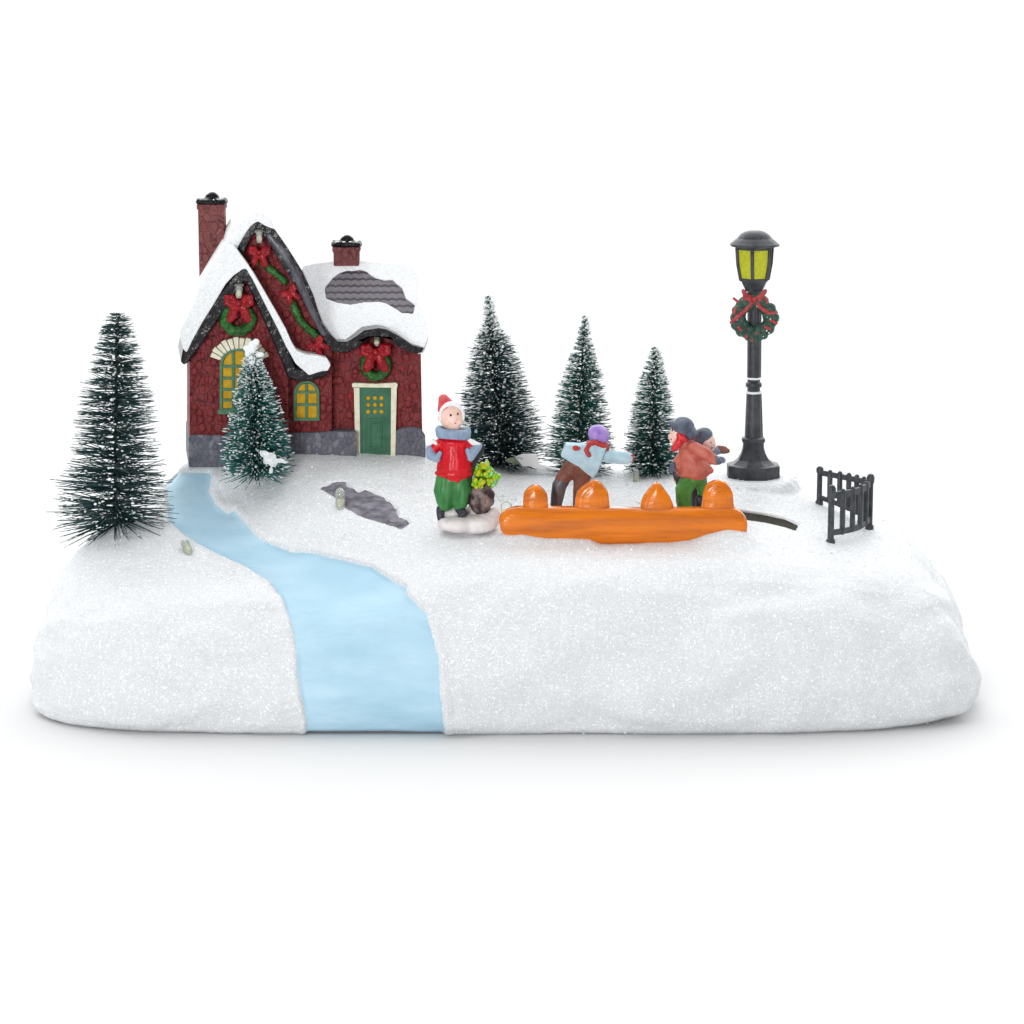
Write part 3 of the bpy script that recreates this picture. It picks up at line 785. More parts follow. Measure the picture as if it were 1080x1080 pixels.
# ---------------------------------------------------------------- bottle-brush trees
def brush_tree(name, label, base, tip, Y, prof, n, turns, gcols, snowp, dots, seed, splay=0.1, wb=0.72, bulge=None, up=0.1, gap=.6):
    rg = random.Random(seed)
    b, t = P(*base, Y), P(*tip, Y)
    root = thing(name, label, 'tree', (b.x, b.y, b.z), 'bottle brush pine trees')
    ax = (t-b); L = ax.length; ax.normalize()
    ux = Vector((1, 0, 0)); ux = (ux-ax*ux.dot(ax)).normalized(); uy = ax.cross(ux)
    bend = Vector((rg.uniform(-1, 1), 0, 0))*L*.012
    def C(q): return b + ax*L*q + bend*math.sin(q*math.pi)
    tr_ = MB()
    for ph in (0, math.pi):
        pts = []
        k = int(L/1.6)
        for i in range(k+1):
            q = i/k; a = ph + q*L/4.5*1.0
            pts.append(C(q*1.0) + (ux*math.cos(a)+uy*math.sin(a))*1.15)
        pts[0].z -= 8
        tr_.tube(pts, 1.25, seg=6)
    tr_.build('trunk', mat('twisted_wire', (0.012, 0.03, 0.022), .45), root)
    px_, pr = zip(*prof)
    groups = [MB() for _ in gcols]; sn = MB()
    for i in range(n):
        q = (i+rg.random())/n
        tier = (q*turns*.72+.08*math.sin(9*q)) % 1.0
        if q > .1 and tier > .62 and rg.random() < gap: continue
        r = np.interp(q, px_, pr)
        if rg.random() < .12: r *= rg.uniform(.5, .9)
        r *= rg.uniform(.86, 1.07) + (rg.uniform(0, .12) if rg.random() < .08 else 0)
        a = q*turns*2*math.pi + (math.pi if i % 2 else 0) + rg.gauss(0, .34)
        rad = ux*math.cos(a)+uy*math.sin(a)
        dn = up + rg.gauss(0, .10)
        if q < splay: dn -= (splay-q)/splay*rg.uniform(0.0, .62)
        d = (rad + ax*dn).normalized()
        p0 = C(q); p1 = p0 + d*r
        p1 = p1 + Vector((rg.gauss(0, .02), rg.gauss(0, .02), rg.gauss(0, .02)))*r
        u = d.orthogonal().normalized(); w_ = d.cross(u)
        g = groups[0 if rg.random() < .6 else rg.randrange(len(groups))]
        k0 = len(g.v); w0 = wb*rg.uniform(.8, 1.25)
        for (pp, ww) in ((p0, w0*.9), (p0.lerp(p1, .55)+ax*rg.gauss(0, .5), w0), (p1, w0*.5)):
            for j in range(3):
                an = 2.094*j; g.v.append(pp+(u*math.cos(an)+w_*math.sin(an))*ww)
        for s0 in (0, 3):
            for j in range(3):
                g.f.append((k0+s0+j, k0+s0+(j+1) % 3, k0+s0+3+(j+1) % 3, k0+s0+3+j))
        g.f.append((k0+8, k0+7, k0+6))
        if rg.random() < snowp:      # snow clinging to the bristle
            e = rg.uniform(.3, 1.0)**.6; s0 = p0.lerp(p1, e)+Vector((0, 0, .5)); ln = rg.uniform(1.5, 6.5)
            rr = rg.uniform(.55, 1.05)
            k0 = len(sn.v); mid = s0; A, B = s0-d*ln, s0+d*ln*.6
            sn.v.append(A)
            for j in range(4):
                an = math.pi/2*j; sn.v.append(mid+(u*math.cos(an)+w_*math.sin(an))*rr)
            sn.v.append(B)
            for j in range(4):
                sn.f.append((k0, k0+1+(j+1) % 4, k0+1+j)); sn.f.append((k0+5, k0+1+j, k0+1+(j+1) % 4))
    for i in range(dots):
        q = rg.random()**1.2*.97+.02; a = rg.uniform(0, 6.283); r = np.interp(q, px_, pr)*rg.uniform(.25, 1.02)
        c = C(q)+(ux*math.cos(a)+uy*math.sin(a))*r; s1 = rg.choice((.7, .8, .9, 1.1, 1.1, 1.3, 1.6))
        sn.ball(c, (s1*rg.uniform(.8, 1.4), s1, s1*rg.uniform(.8, 1.1)), seg=7, rings=5)
    for g, m_ in zip(groups, gcols):
        if g.v: g.build('bristles', m_, root, smooth=False)
    sn.build('snow_flocking', 'flock', root, smooth=True)
    return root
def gm(nm, c): return mat(nm, c, .5, spec=.3)
G1 = [gm('pine_dark', (0.010, 0.042, 0.044)), gm('pine_dark_mid', (0.02, 0.055, 0.055)), gm('pine_grey', (0.06, 0.11, 0.12))]  # bristle tones mixed at random, the second slightly paler than the first
G2 = [gm('pine_teal', (0.02, 0.15, 0.135)), gm('pine_teal_dark', (0.006, 0.04, 0.038)), gm('pine_teal_pale', (0.06, 0.19, 0.18))]
G3 = [gm('pine_green', (0.010, 0.080, 0.066)), gm('pine_green_mid', (0.015, 0.13, 0.105)), gm('pine_green_pale', (0.07, 0.14, 0.14))]
G4 = [gm('pine_black', (0.010, 0.045, 0.048)), gm('pine_black_mid', (0.015, 0.045, 0.045)), gm('pine_ash', (0.10, 0.15, 0.16))]
brush_tree('pine_tree', 'sparse dark pine tree at the far left end of the snowy base, beyond the river', (121,556), (124,331), 8,
    [(0,30),(.02,54),(.06,64),(.14,62),(.22,57),(.3,48),(.45,43),(.58,42),(.68,33),(.8,25),(.9,19),(.98,14),(1,7)], 2250, 17, G1, .34, 170, 11, splay=.13, up=.06, wb=.60, gap=.75)
tf = brush_tree('pine_tree', 'teal pine tree with a snow lump on its tip, in front of the cottage window', (271,498), (266,367), 84,
    [(0,30),(.03,40),(.12,40),(.25,36),(.4,32),(.6,24),(.75,17),(.9,10),(1,5)], 3000, 14, G2, .75, 380, 22, splay=.08, wb=.6, up=.12)
brush_tree('pine_tree', 'tallest dark pine tree behind the standing boy, its right side overlapping the next tree', (529,491), (515,313), 172,
    [(0,34),(.03,47),(.1,54),(.2,50),(.32,43),(.45,37),(.6,29),(.72,22),(.80,13),(.86,8),(1,4)], 3100, 15, G4, .95, 160, 33, splay=.07, wb=.62, up=.06)
brush_tree('pine_tree', 'green pine tree behind the skater in the pale blue jacket', (611,496), (617,334), 166,
    [(0,26),(.03,38),(.12,40),(.22,36),(.35,31),(.5,27),(.62,22),(.75,14),(.86,8),(1,3.5)], 2700, 14, G3, .75, 230, 44, splay=.07, wb=.62, up=.08)
brush_tree('pine_tree', 'smallest pine tree, between the two groups of skaters at the back', (689,497), (691,367), 160,
    [(0,24),(.03,33),(.12,34),(.25,30),(.4,26),(.55,22),(.7,17),(.82,12),(.92,8),(1,4)], 2300, 12, G3, .75, 170, 55, splay=.08, wb=.6, up=.08)
# the snow lumps on the tree by the window
m = MB()
for (x, y, a, b_, c) in ((266,366,5,5,7),(270,361,4,4,4),(262,372,4,4,5),(266,380,4,4,6),(274,374,5,4,3),(259,367,3,3,3)): m.ball(P(x, y, 80), (a, b_, c), seg=10, rings=8)
m.build('snow_lump', 'flock', tf, remesh=.7, sm=2)
m = MB()
for (x, y, a, b_, c) in ((279,479,5,3,4),(286,482,6,3,5),(295,486,6,3,2.6),(288,489,5,3,3.6),(286,496,2.4,2,3.6),(281,486,4,3,4),(301,487.5,3,2,1.6),(276,477,3,2,2)): m.ball(P(x, y, 46), (a, b_, c), seg=10, rings=8)
m.build('snow_lump', mat('crumpled_flock', (.62,.65,.66), .8, (.86,.88,.88), nscale=.18, bump=3, bscale=.25), tf, remesh=.8, sm=1)

# ---------------------------------------------------------------- street lamp
LY = 122
lampr = thing('street_lamp', 'dark grey street lamp with yellow panes and a wreath tied to its post', 'lamp post', P(794.5, 502, LY))
def lean(z):
    z0 = P(794.5, 506, LY).z; z1 = P(795.5, 244, LY).z
    x0, x1 = P(794.3, 506, LY).x, P(796, 244, LY).x
    return (x0+(x1-x0)*(z-z0)/(z1-z0), LY)
def Zp(y): return P(795, y, LY).z
def F(r, y): return (r, Zp(y)+r*SN/CS)      # the rim of radius r whose near side shows at y
ph = math.pi/8
m = MB(); m.lathe(None, [F(29.5, 511), F(30.5, 508), F(30.5, 495.5), F(28, 494.2), F(27, 494)], 8, ph, lean)
m.build('plinth', 'lamp', lampr, bevel=1.0, angle=20)
m = MB(); m.lathe(None, [F(26, 494.3), F(24, 493), F(18, 487.5), F(14, 480), F(12.3, 474), F(12.0, 469), F(13.4, 468), F(13.6, 465), F(12.2, 463.6), F(9.5, 462)], 8, ph, lean)
m.build('post_base', 'lamp', lampr, bevel=.6, angle=20)
m = MB(); m.lathe(None, [(9.6, Zp(463)), (8.6, Zp(435)), (8.0, Zp(416)), (7.4, Zp(412))], 10, ph, lean)
for k in range(5):
    a = 2*math.pi*k/5-1.2
    q = [Vector((lean(Zp(y))[0]+math.cos(a)*r_, LY+math.sin(a)*r_, Zp(y))) for y, r_ in ((463, 8.8), (435, 7.9), (415, 7.2))]
    m.tube(q, [1.9, 1.7, 1.5], seg=8)
m.build('post', 'lamp', lampr)
m = MB(); m.lathe(None, [(6.6, Zp(414)), (7.0, Zp(409)), (8.8, Zp(407.5)), (8.8, Zp(404)), (6.8, Zp(402.5)), (7.3, Zp(397))], 16, 0, lean)
m.build('collar', 'lamp', lampr)
for y, r0, r1 in ((414, 8.9, 9.0), (399, 8.3, 8.3)):
    m = MB(); m.lathe(None, [(r0-1.5, Zp(y+1.2)), (r0, Zp(y+.6)), (r1, Zp(y-1)), (r1-1.5, Zp(y-1.6))], 20, 0, lambda z: (lean(z)[0], LY))
    o = m.build('white_ring', 'flock', lampr)
m = MB(); m.lathe(None, [(7.5, Zp(399)), (7.2, Zp(350)), (7.0, Zp(312)), (8, Zp(308))], 10, ph, lean)
for k in range(5):
    a = 2*math.pi*k/5-1.2
    m.tube([Vector((lean(Zp(y))[0]+math.cos(a)*6.6, LY+math.sin(a)*6.6, Zp(y))) for y in (398, 310)], 1.5, seg=8)
m.build('post', 'lamp', lampr)
# lantern: six sided, wider at the top
NS = 6; lph = math.radians(-90-12)
def ring(y, r): return [Vector((lean(Zp(y))[0]+r*math.cos(lph+2*math.pi*k/NS), LY+r*math.sin(lph+2*math.pi*k/NS), F(r, y)[1])) for k in range(NS)]
m = MB(); m.lathe(None, [F(10, 309), F(11.5, 306), F(15.5, 299), F(17.2, 296.5), F(16, 296)], NS, lph, lean)
m.lathe(None, [F(19.5, 267), F(21.3, 265.5), F(22, 263), F(20, 262)], NS, lph, lean)
ra, rm, rb_ = ring(297.5, 16.2), ring(282, 19.4), ring(265, 20.6)
for k in range(NS): m.tube([ra[k], rm[k], rb_[k]], [1.9, 2.0, 2.1], seg=8)
lan = m.build('lantern', 'lamp', lampr, bevel=.4, angle=25)
for k in range(NS):
    k2 = (k+1) % NS; f_ = .965; ax_ = Vector((lean(Zp(280))[0], LY, 0))
    q = []
    for A in (ra, rm, rb_):
        for z in (A[k], A[k2]):
            q.append(Vector((ax_.x+(z.x-ax_.x)*f_, LY+(z.y-LY)*f_, z.z)))
    g = MB(); g.add(q, [(0, 1, 3, 2), (2, 3, 5, 4)])
    g.add([Vector((ax_.x+(z.x-ax_.x)*.93, LY+(z.y-LY)*.93, z.z)) for z in q], [(2, 3, 1, 0), (4, 5, 3, 2)])
    g.build('lamp_pane', 'lampglass', lan)
m = MB(); m.lathe(None, [F(21, 264.5), F(26.5, 264.5), F(27, 262.5), F(23, 258.5), F(20, 255.5), F(18.8, 254.8), F(18.2, 253.6), F(15.5, 250), F(11, 246.5), F(6.5, 244.5), F(2, 243.6)], NS*2, lph, lean)
m.build('lamp_roof', 'lamp', lampr, bevel=.5, angle=25)
# wreath tied to the post
wr = thing('wreath', 'dark green wreath with a red bow hanging on the street lamp', 'wreath', P(795.5, 334, LY-12))
m = MB(); c = P(795.7, 335, LY-10)
for k in range(120):
    a = 2*math.pi*k/120; R = 17.5+rng.uniform(-3.5, 3.5)
    m.ball(c+Vector((math.cos(a)*R, rng.uniform(-3, 2), math.sin(a)*R*1.04)), rng.uniform(4.8, 6.8), seg=8, rings=6)
m.build('foliage', mat('wreath_green', (0.02, 0.055, 0.04), .45, (0.055, 0.11, 0.085), nscale=.25, bump=2.5, bscale=.3), wr, remesh=.8, sm=1)
m = MB()
def W(x, y, dy=0): return P(x, y, LY-17+dy)
m.tube([W(795,317), W(786,311), W(784,307)], [2.6,3.0,2.4], flat=.6); m.tube([W(796,317), W(804,311), W(807,307)], [2.6,3.0,2.4], flat=.6)
m.tube([W(795,317), W(787,318), W(785,312)], [2,2.2,2], flat=.6); m.tube([W(796,317), W(808,316), W(809,319)], [2,2.2,2], flat=.6)
m.ball(W(795.5,316,-2), 3.2)
m.tube([W(794,318), W(786,327), W(778,334), W(771,340)], [2.4,2.6,2.6,1.8], flat=.6)
m.tube([W(797,318), W(803,325), W(811,330), W(818,330)], [2.4,2.4,2.4,1.6], flat=.6)
m.build('bow', mat('dull_red', (0.30,0.025,0.03), .45, (0.42,0.07,0.07), nscale=.2, bump=.8), wr, remesh=.6, sm=1)
m = MB()
for (x0,y0,x1,y1) in ((786,347,787,356),(798,352,803,349),(807,345,812,347),(813,338,819,341),(779,345,781,348),(793,359,797,355),(776,325,774,330),(774,315,778,318)):
    m.tube([W(x0,y0), W(x1,y1)], 1.5, seg=6, flat=.5)
m.build('ribbon', 'mitred', wr)
m = MB()
for k in range(26):
    a = rng.uniform(0, 6.28); R = rng.uniform(13, 23); m.ball(c+Vector((math.cos(a)*R, -6.5, math.sin(a)*R)), rng.uniform(.5, 1.1), seg=6, rings=4)
m.build('snow_dusting', 'flock', wr)

# ---------------------------------------------------------------- iron fence on the right
fen = thing('iron_fence', 'curved dark iron fence standing in the snow at the right end of the base', 'fence', P(905, 552, 25))
A0, A1, A2 = P(864, 530, 88), P(917, 556, 28), P(876, 571, -42)
def curve(a, b, bul, n=12):
    out = []
    for i in range(n+1):
        t_ = i/n; q = a.lerp(b, t_); q = q + Vector(bul)*math.sin(math.pi*t_); out.append(q)
    return out
def fpanel(a, b, hA, hB, bul, npal):
    pts = curve(a, b, bul)
    def sides():
        o = []
        for i in range(len(pts)):
            d = (pts[min(i+1, len(pts)-1)]-pts[max(i-1, 0)]); d.z = 0; d.normalize(); o.append(Vector((d.y, -d.x, 0))*1.5)
        return o
    sd = sides()
    m = MB()
    for k0, k1 in ((.74, .91), (.08, .23)):
        ps = []
        for i, q in enumerate(pts):
            h = hA+(hB-hA)*i/(len(pts)-1); ps.append(q+Vector((0, 0, h*(k0+k1)/2-1.5*math.sin(math.pi*i/(len(pts)-1)))))
        m.sweep(ps, sd, (0, 0, (k1-k0)/2*(hA+hB)/2*.72))
    m.build('rail', 'iron', fen, bevel=.6)
    for k in range(npal):
        t_ = (k+1)/(npal+1); i = t_*(len(pts)-1); j = int(i); q = pts[j].lerp(pts[min(j+1, len(pts)-1)], i-j); h = hA+(hB-hA)*t_
        s1 = MB(); s1.tube([q+Vector((0, 0, h*.12)), q+Vector((0, 0, h*.86))], 2.9, seg=8)
        s1.build('paling', 'iron', fen)
fpanel(A0, A1, 40, 58, (5, 6, 0), 5)
fpanel(A1, A2, 58, 59, (6, -3, 0), 4)
for q, h, r_ in ((A0, 40, 3.0), (A1, 58, 3.2), (A2, 60, 3.4)):
    m = MB(); m.lathe(q, [(r_*1.5, q.z-4), (r_*1.4, q.z+1.5), (r_, q.z+3), (r_*.95, q.z+h*.80), (r_*1.25, q.z+h*.84), (r_*1.35, q.z+h*.93), (r_*.9, q.z+h*.985), (r_*.25, q.z+h)], 10)
    m.build('post', 'iron', fen)

# ---------------------------------------------------------------- orange picket fence
OY = -80
of = thing('picket_fence', 'low orange wooden picket fence along the skating rink', 'fence', P(658, 571, OY))
BEAM = [(526,549),(528,543),(532,539.5),(538,536.5),(546,535),(575,535.5),(600,535.5),(640,536),(690,537),(739,536),(765,535.8),(775,536.5),(782,540),(787,546),(789,554),(788,561),(786,569),(778,568.5),(770,567.5),(754,567),(739,569),(726,573),(691,575),(660,575.5),(640,575),(630,573.5),(622,571),(605,571),(583,572),(564,571),(551,567),(534,567.5),(528,560)]
bm_ = MB(); bm_.slab(BEAM, OY, (0, 13, 0))
for kx, ky, oy in ((.988, .84, -1.8), (.98, .66, -3.2), (.972, .42, -4.2)):
    bm_.slab([(657+(x-657)*kx, 553+(y-553)*ky) for x, y in BEAM], OY+oy, (0, 10, 0))
bm_.build('rail', 'orange', of, bevel=4.5, bseg=4, remesh=1.1, sm=18)
for pk in ([(552,541),(551.5,530),(552.5,521),(556,516.5),(561,513),(565.5,512),(570,514),(575,519),(577.5,523),(578,532),(578.5,541)],
           [(605.5,541),(607,529),(608.5,520.5),(613,515),(620,510),(626,506.5),(629,507),(635,511),(640,517),(642,522),(643,532),(643.5,541)],
           [(675,541),(676,531),(679,524),(685,516),(690,510.5),(694,509),(697,511.5),(702,518),(707,525),(710.5,533),(711,541)],
           [(739,541),(741,531),(742,522),(744,514.5),(748,510),(754,507.5),(759,507),(765,509),(770,514),(773,520),(774,531),(775,541)]):
    q = MB(); q.slab(pk, OY+4, (0, 11, 0)); cx_ = sum(x for x, y in pk)/len(pk); [q.slab([(cx_+(x-cx_)*k_, 541+(y-541)*(k_*.5+.5)) for x, y in pk], OY+o_, (0, 7, 0)) for k_, o_ in ((.84, 2.4), (.62, 1.2), (.38, .5))]; q.build('picket', 'orange', of, bevel=1.2, bseg=2, remesh=.8, sm=14)

# ---------------------------------------------------------------- figurine stand, pot, boy
BY = -52
def B(x, y, dy=0): return P(x, y, BY+dy)
stand = MB()
for (x, y, dy, a_, b_, c_) in ((485,553,-4,21,20,9),(500,553,-2,24,20,10),(512,549,6,16,18,10),(521,544,6,7,10,9),(471,553,-6,10,12,7),(478,542,8,14,10,8),(502,541,12,20,12,8)):
    stand.ball(B(x, y, dy), (a_, b_, c_))
o = stand.build('snow_mound', 'pinkstone', None, remesh=1.0, sm=4, at=P(495, 563, BY))
tag(o, 'pinkish white snow mound under the standing boy and the potted shrub', 'mound')

boy = thing('person', 'boy in red jacket, green trousers and red hat standing on the pinkish mound', 'person', B(476, 548))
def limb(m, pts, r, flat=.9): m.tube([B(*p) if len(p) == 2 else B(p[0], p[1], p[2]) for p in pts], r, seg=12, flat=flat)
m = MB()
m.ball(B(476.3,439), (13, 12, 14.2)); m.ball(B(478,447,-2), (8.5, 8, 8)); m.ball(B(480.3,442.5,-11), (1.9, 2, 1.6))
m.ball(B(472,445,-7), (4, 4, 3.6)); m.ball(B(484,445,-7), (3.6, 4, 3.6)); m.ball(B(463.5,441,-1), (2, 2, 3))
limb(m, [(478,448),(478,462)], [4.32,5.04]); limb(m, [(478,466),(479,498)], [8.64,10.08])
for pts in ([(466,468),(456,477),(458,482)], [(491,468),(500,474),(499,479)]): limb(m, pts, [3.6,3,2.4])
limb(m, [(470,498),(468,520),(466,540)], [5.76,4.68,2.88]); limb(m, [(486,498),(486,520),(488,538)], [5.76,4.68,2.88])
m.build('body', 'skin', boy, remesh=.75, sm=3)
m = MB()
limb(m, [(479,468),(479.5,480),(479.5,494)], [15,17,19.5], .75); m.ball(B(479,499), (20.5, 14, 5.5)); m.ball(B(479,466), (17, 12, 6))
limb(m, [(467,467),(459,472,-1),(457,478,-3)], [6.5,6,5]); limb(m, [(491,467),(497,473,-1),(498,478,-3)], [6.5,6,5])
m.build('jacket', 'jred', boy, remesh=.8, sm=3)
m = MB(); limb(m, [(471,504),(469,518),(470,530)], [11,12,9.5], .95); limb(m, [(485,504),(486,516),(485,530)], [10.5,11.5,9], .95); m.ball(B(478,506), (16.5,11,6))
m.build('trousers', 'trogreen', boy, remesh=.8, sm=2)
for pts, rr in (([(464.5,537),(464.5,543),(465,548,-2)], [4.6,4.2,3.6]), ([(484,536),(487,540,-4),(490,541,-7),(486,545,-8)], [5,5,4,3.4])):
    m = MB(); limb(m, pts, rr); m.build('boot', 'boot', boy, remesh=.7, sm=1)
for pts, th_ in (([(453,473,-3),(454.5,480,-5),(461,484,-7)], [(461,484,-8),(464,478,-9)]), ([(505,471,-2),(500,475,-5),(496.5,483,-7)], [(496,482,-8),(493,475,-9)])):
    m = MB(); limb(m, pts, [4,5.6,4]); limb(m, th_, [3.2,2.6]); m.build('mitten', 'scarfblue', boy, remesh=.65, sm=2)
for pts in ([(451,469,-3),(457,465,-3),(460,468,-4)], [(494,464,-3),(499,467,-4),(505,469,-3)]):
    m = MB(); limb(m, pts, [2.4,3,2.2]); m.build('cuff', 'fur', boy, remesh=.6, sm=1)
m = MB()
for k in range(24):
    a = 2*math.pi*k/24; x = 478+math.cos(a)*14.5; m.ball(B(x, 456-math.cos(a)*-1.0+ (2.2 if math.sin(a) < 0 else -1), math.sin(a)*10.5), (4.6, 4.6, 5.6), seg=10, rings=8)
m.build('scarf', 'scarfblue', boy, remesh=.8, sm=2)
m = MB(); limb(m, [(471,430,1),(469,424,1),(468,421.5,0)], [10,7.4,6]); m.build('hat', 'hatred', boy, remesh=.7, sm=2)
m = MB()
for k in range(20):
    t_ = k/19; a = math.pi*(1.12-1.22*t_)
    m.ball(B(476.5+math.cos(a)*12.2, 438.5-math.sin(a)*12.8, -4-3*math.sin(a)), (1.9,3,1.9+.9*math.sin(a)), seg=8, rings=6)
    m.ball(B(476.5+math.cos(a)*11, 438.5-math.sin(a)*11.6, 4), (3,5,3), seg=8, rings=6)
m.build('hat_brim', 'fur', boy, remesh=.6, sm=2)
for x, y, r_ in ((475.4,438,1.25),(482.8,436.6,1.0)):
    q = MB(); q.ball(B(x, y, -11.2 if x < 480 else -9.6), (r_, 1.0, r_*1.2), seg=8, rings=6); q.build('eye', 'ink', boy)
q = MB(); q.ball(B(480,446,-9.6), (1.7,1.0,1.0), seg=8, rings=6); q.build('mouth', 'lip', boy)
st = MB(); st.tube([B(509,471,-1), B(507,478,-2), B(501,487,-3), B(497,500,-4), B(494,515,-4), B(493.5,530,-3)], [2.2,2.6,2.4,1.8,1.7,1.8], seg=8)
o = st.build('walking_stick', 'shovel', None, at=B(494,530)); tag(o, 'bent dark stick held in the standing boy\'s right side mitten', 'stick')

pot = thing('potted_shrub', 'green and yellow beaded shrub in a lumpy brown pot beside the standing boy', 'plant', B(508, 535, 6))
m = MB(); m.tube([B(507,534,6), B(506,524,6), B(507,519,6)], [11,13.5,13], seg=14)
for k in range(14):
    a = 2*math.pi*k/14; m.ball(B(507+math.cos(a)*11.5, 525+rng.uniform(-4,7), 6+math.sin(a)*11), (3.2,3.2,rng.uniform(4,7)), seg=8, rings=6)
m.ball(B(517,522,4), (5,6,6))
m.build('pot', 'pot', pot, remesh=.8, sm=1)
beads = [MB(), MB(), MB()]
for k in range(300):
    v = Vector((rng.gauss(0,1), rng.gauss(0,1), rng.gauss(0,1))).normalized()*rng.uniform(.72,1.03)
    c = B(509.5,503.5,4)+Vector((v.x*15*(1.0 if v.z < .3 else .8), v.y*13, v.z*14.5))
    if v.z < -.6: continue
    beads[rng.choices((0,1,2),(5,4,2))[0]].ball(c+Vector((math.sin(v.z*5)*1.5+1, 0, math.sin(v.x*6)*2)), rng.uniform(1.5,2.6), seg=8, rings=6)
for bb, nm in zip(beads, ('bead1','bead2','bead3')): bb.build('foliage', nm, pot)

# ---------------------------------------------------------------- skaters
def mk(Y):
    def Q(x, y, dy=0): return P(x, y, Y+dy)
    def L(m, pts, r, flat=.9): m.tube([Q(*p) for p in pts], r, seg=12, flat=flat)
    return Q, L
gA = Hs(P(600,545,-28).x, -28)
Q, L = mk(-28)
sk = thing('person', 'skater seen from behind in pale blue jacket and purple hat, one arm stretched out', 'person', Q(605, 553), 'skaters on the rink')
m = MB()
m.ball(Q(632,461), (9.5,9.5,10.5)); L(m, [(630,466),(626,474)], [3.96,4.32]); L(m, [(625,478),(611,482)], [7.20,6.48])
L(m, [(636,480),(650,482),(662,484.5)], [3.60,2.88,2.16]); L(m, [(617,478,12),(611,480,16),(606,477,12)], [3.60,2.88,2.16])
L(m, [(604,490),(596,503),(589,509),(587,530),(586,550)], [5.76,4.32,3.24,2.59,2.16]); L(m, [(613,494),(609,515),(609,552)], [6.48,4.32,2.88])
m.build('body', 'skin', sk, remesh=.8, sm=3)
m = MB(); L(m, [(606,489),(599,498),(592,507)], [11,9,7.5]); L(m, [(616,494),(613,508),(610,526),(609,546)], [11,8.5,6,5]); m.ball(Q(610,490), (12,10,8)); m.ball(Q(618,497), (8,8,7))
m.build('trousers', 'brown', sk, remesh=.8, sm=2)
m = MB(); m.slab([(597,469),(591.5,481.5),(602,488),(611,493),(619,500),(626,505),(631,497),(636,483),(640,472),(630,466),(612,470)], -38, (0, 19, 0))
o = m.build('jacket', 'ltblue', sk, remesh=.9, sm=7)
m = MB(); L(m, [(634,478),(645,482),(655,483),(662,483)], [7,7,6.8,6.8]); L(m, [(630,474),(626,486)], [9,9]); L(m, [(610,480),(622,488)], [8,10])
m.build('sleeve', 'ltblue', sk, remesh=.8, sm=2)
m = MB(); L(m, [(594,506),(590,512),(588,523),(586.5,533),(586,550)], [7.6,8,7.2,6.2,5.6]); m.build('boot', 'bootgrey', sk, remesh=.8, sm=1)
m = MB(); L(m, [(609,545),(611,553)], [5,5]); m.build('boot', 'bootgrey', sk, remesh=.8, sm=1)
m = MB(); L(m, [(663.5,484,0),(666,484,-1)], [3.8,3.4]); L(m, [(665,481,-3),(668,480,-3)], [1.4,1.2]); m.build('mitten', 'mitred', sk, remesh=.6, sm=1)
m = MB(); L(m, [(607,472.5,-11),(610,473,-11)], [3.3,2.2]); m.build('mitten', 'mitred', sk, remesh=.6, sm=1)
m = MB(); m.ball(Q(629,457.5,-1), (9,10,9.5)); m.ball(Q(635,459.5,-1), (8,10,9.5)); m.ball(Q(631,454), (8,8,6))
m.build('hat', 'purple', sk, remesh=.8, sm=1)
m = MB(); L(m, [(620,469,-6),(628,466.5,-10),(637,470,-8),(640,473,-4)], [3,3.2,3.4,3]); L(m, [(622,468,-9),(618,475,-11),(621,480,-12)], [2.4,2.8,2.6]); L(m, [(640,470,2),(632,466,8),(621,467,5)], [3,3,3])
m.build('scarf', 'mitred', sk, remesh=.7, sm=1)

Q, L = mk(-30)
sk = thing('person', 'skater in a coral red jacket, green trousers and dark blue cap, facing left', 'person', Q(728, 553), 'skaters on the rink')
m = MB()
m.ball(Q(716,455), (9,9.5,12)); m.ball(Q(706.8,459.5), (2.4,2,2)); m.ball(Q(710,464), (4,5,4)); L(m, [(719,460),(724,470)], [4.32,4.32]); L(m, [(728,474),(730,496)], [7.92,7.92])
L(m, [(733,474,-8),(748,480,-9),(756,485,-8)], [3.60,2.88,2.16]); L(m, [(722,480,6),(715,489,6),(711,490,4)], [3.60,2.88,2.16])
L(m, [(727,503),(721,520,-4),(722,550,-4)], [5.04,4.32,2.88]); L(m, [(736,503),(741,518,8),(741,546,9)], [5.04,4.32,2.88])
m.build('body', 'skin', sk, remesh=.8, sm=3)
m = MB(); L(m, [(725,471),(729,484),(732,496)], [10,13,15.5], .8); m.ball(Q(731,500), (17.5,12,4.5)); m.ball(Q(730,474), (13,11,8)); L(m, [(738,490),(749,496)], [8,4])
L(m, [(731,472,-9),(742,477,-11),(750,483,-11),(755,486,-10)], [6.5,6.5,6,5]); L(m, [(721,480,3),(713,489,1),(716,494,0)], [6,5,4.5])
m.build('jacket', 'coral', sk, remesh=.8, sm=2)
m = MB(); L(m, [(728,505),(721,517,-5),(721,529,-5),(723,540,-5)], [10,9.4,8.2,7.4]); L(m, [(737,504),(741,516,7),(742,528,9),(742,540,9)], [8.5,6,5.4,5.4]); m.ball(Q(731,506), (14,10,6))
m.build('trousers', 'skategreen', sk, remesh=.8, sm=1)
for pts in ([(724,540,-5),(723,551,-5),(718,553,-6)], [(738,526,6),(739,540,6),(735,553,7)]):
    m = MB(); L(m, pts, [5,4.6,4]); m.build('boot', 'boot', sk, remesh=.8, sm=1)
m = MB(); L(m, [(755,484,-12),(758,487,-12)], [4,3.4]); L(m, [(757,484,-15),(760,483,-15)], [1.3,1.1]); m.build('mitten', 'navy', sk, remesh=.6, sm=1)
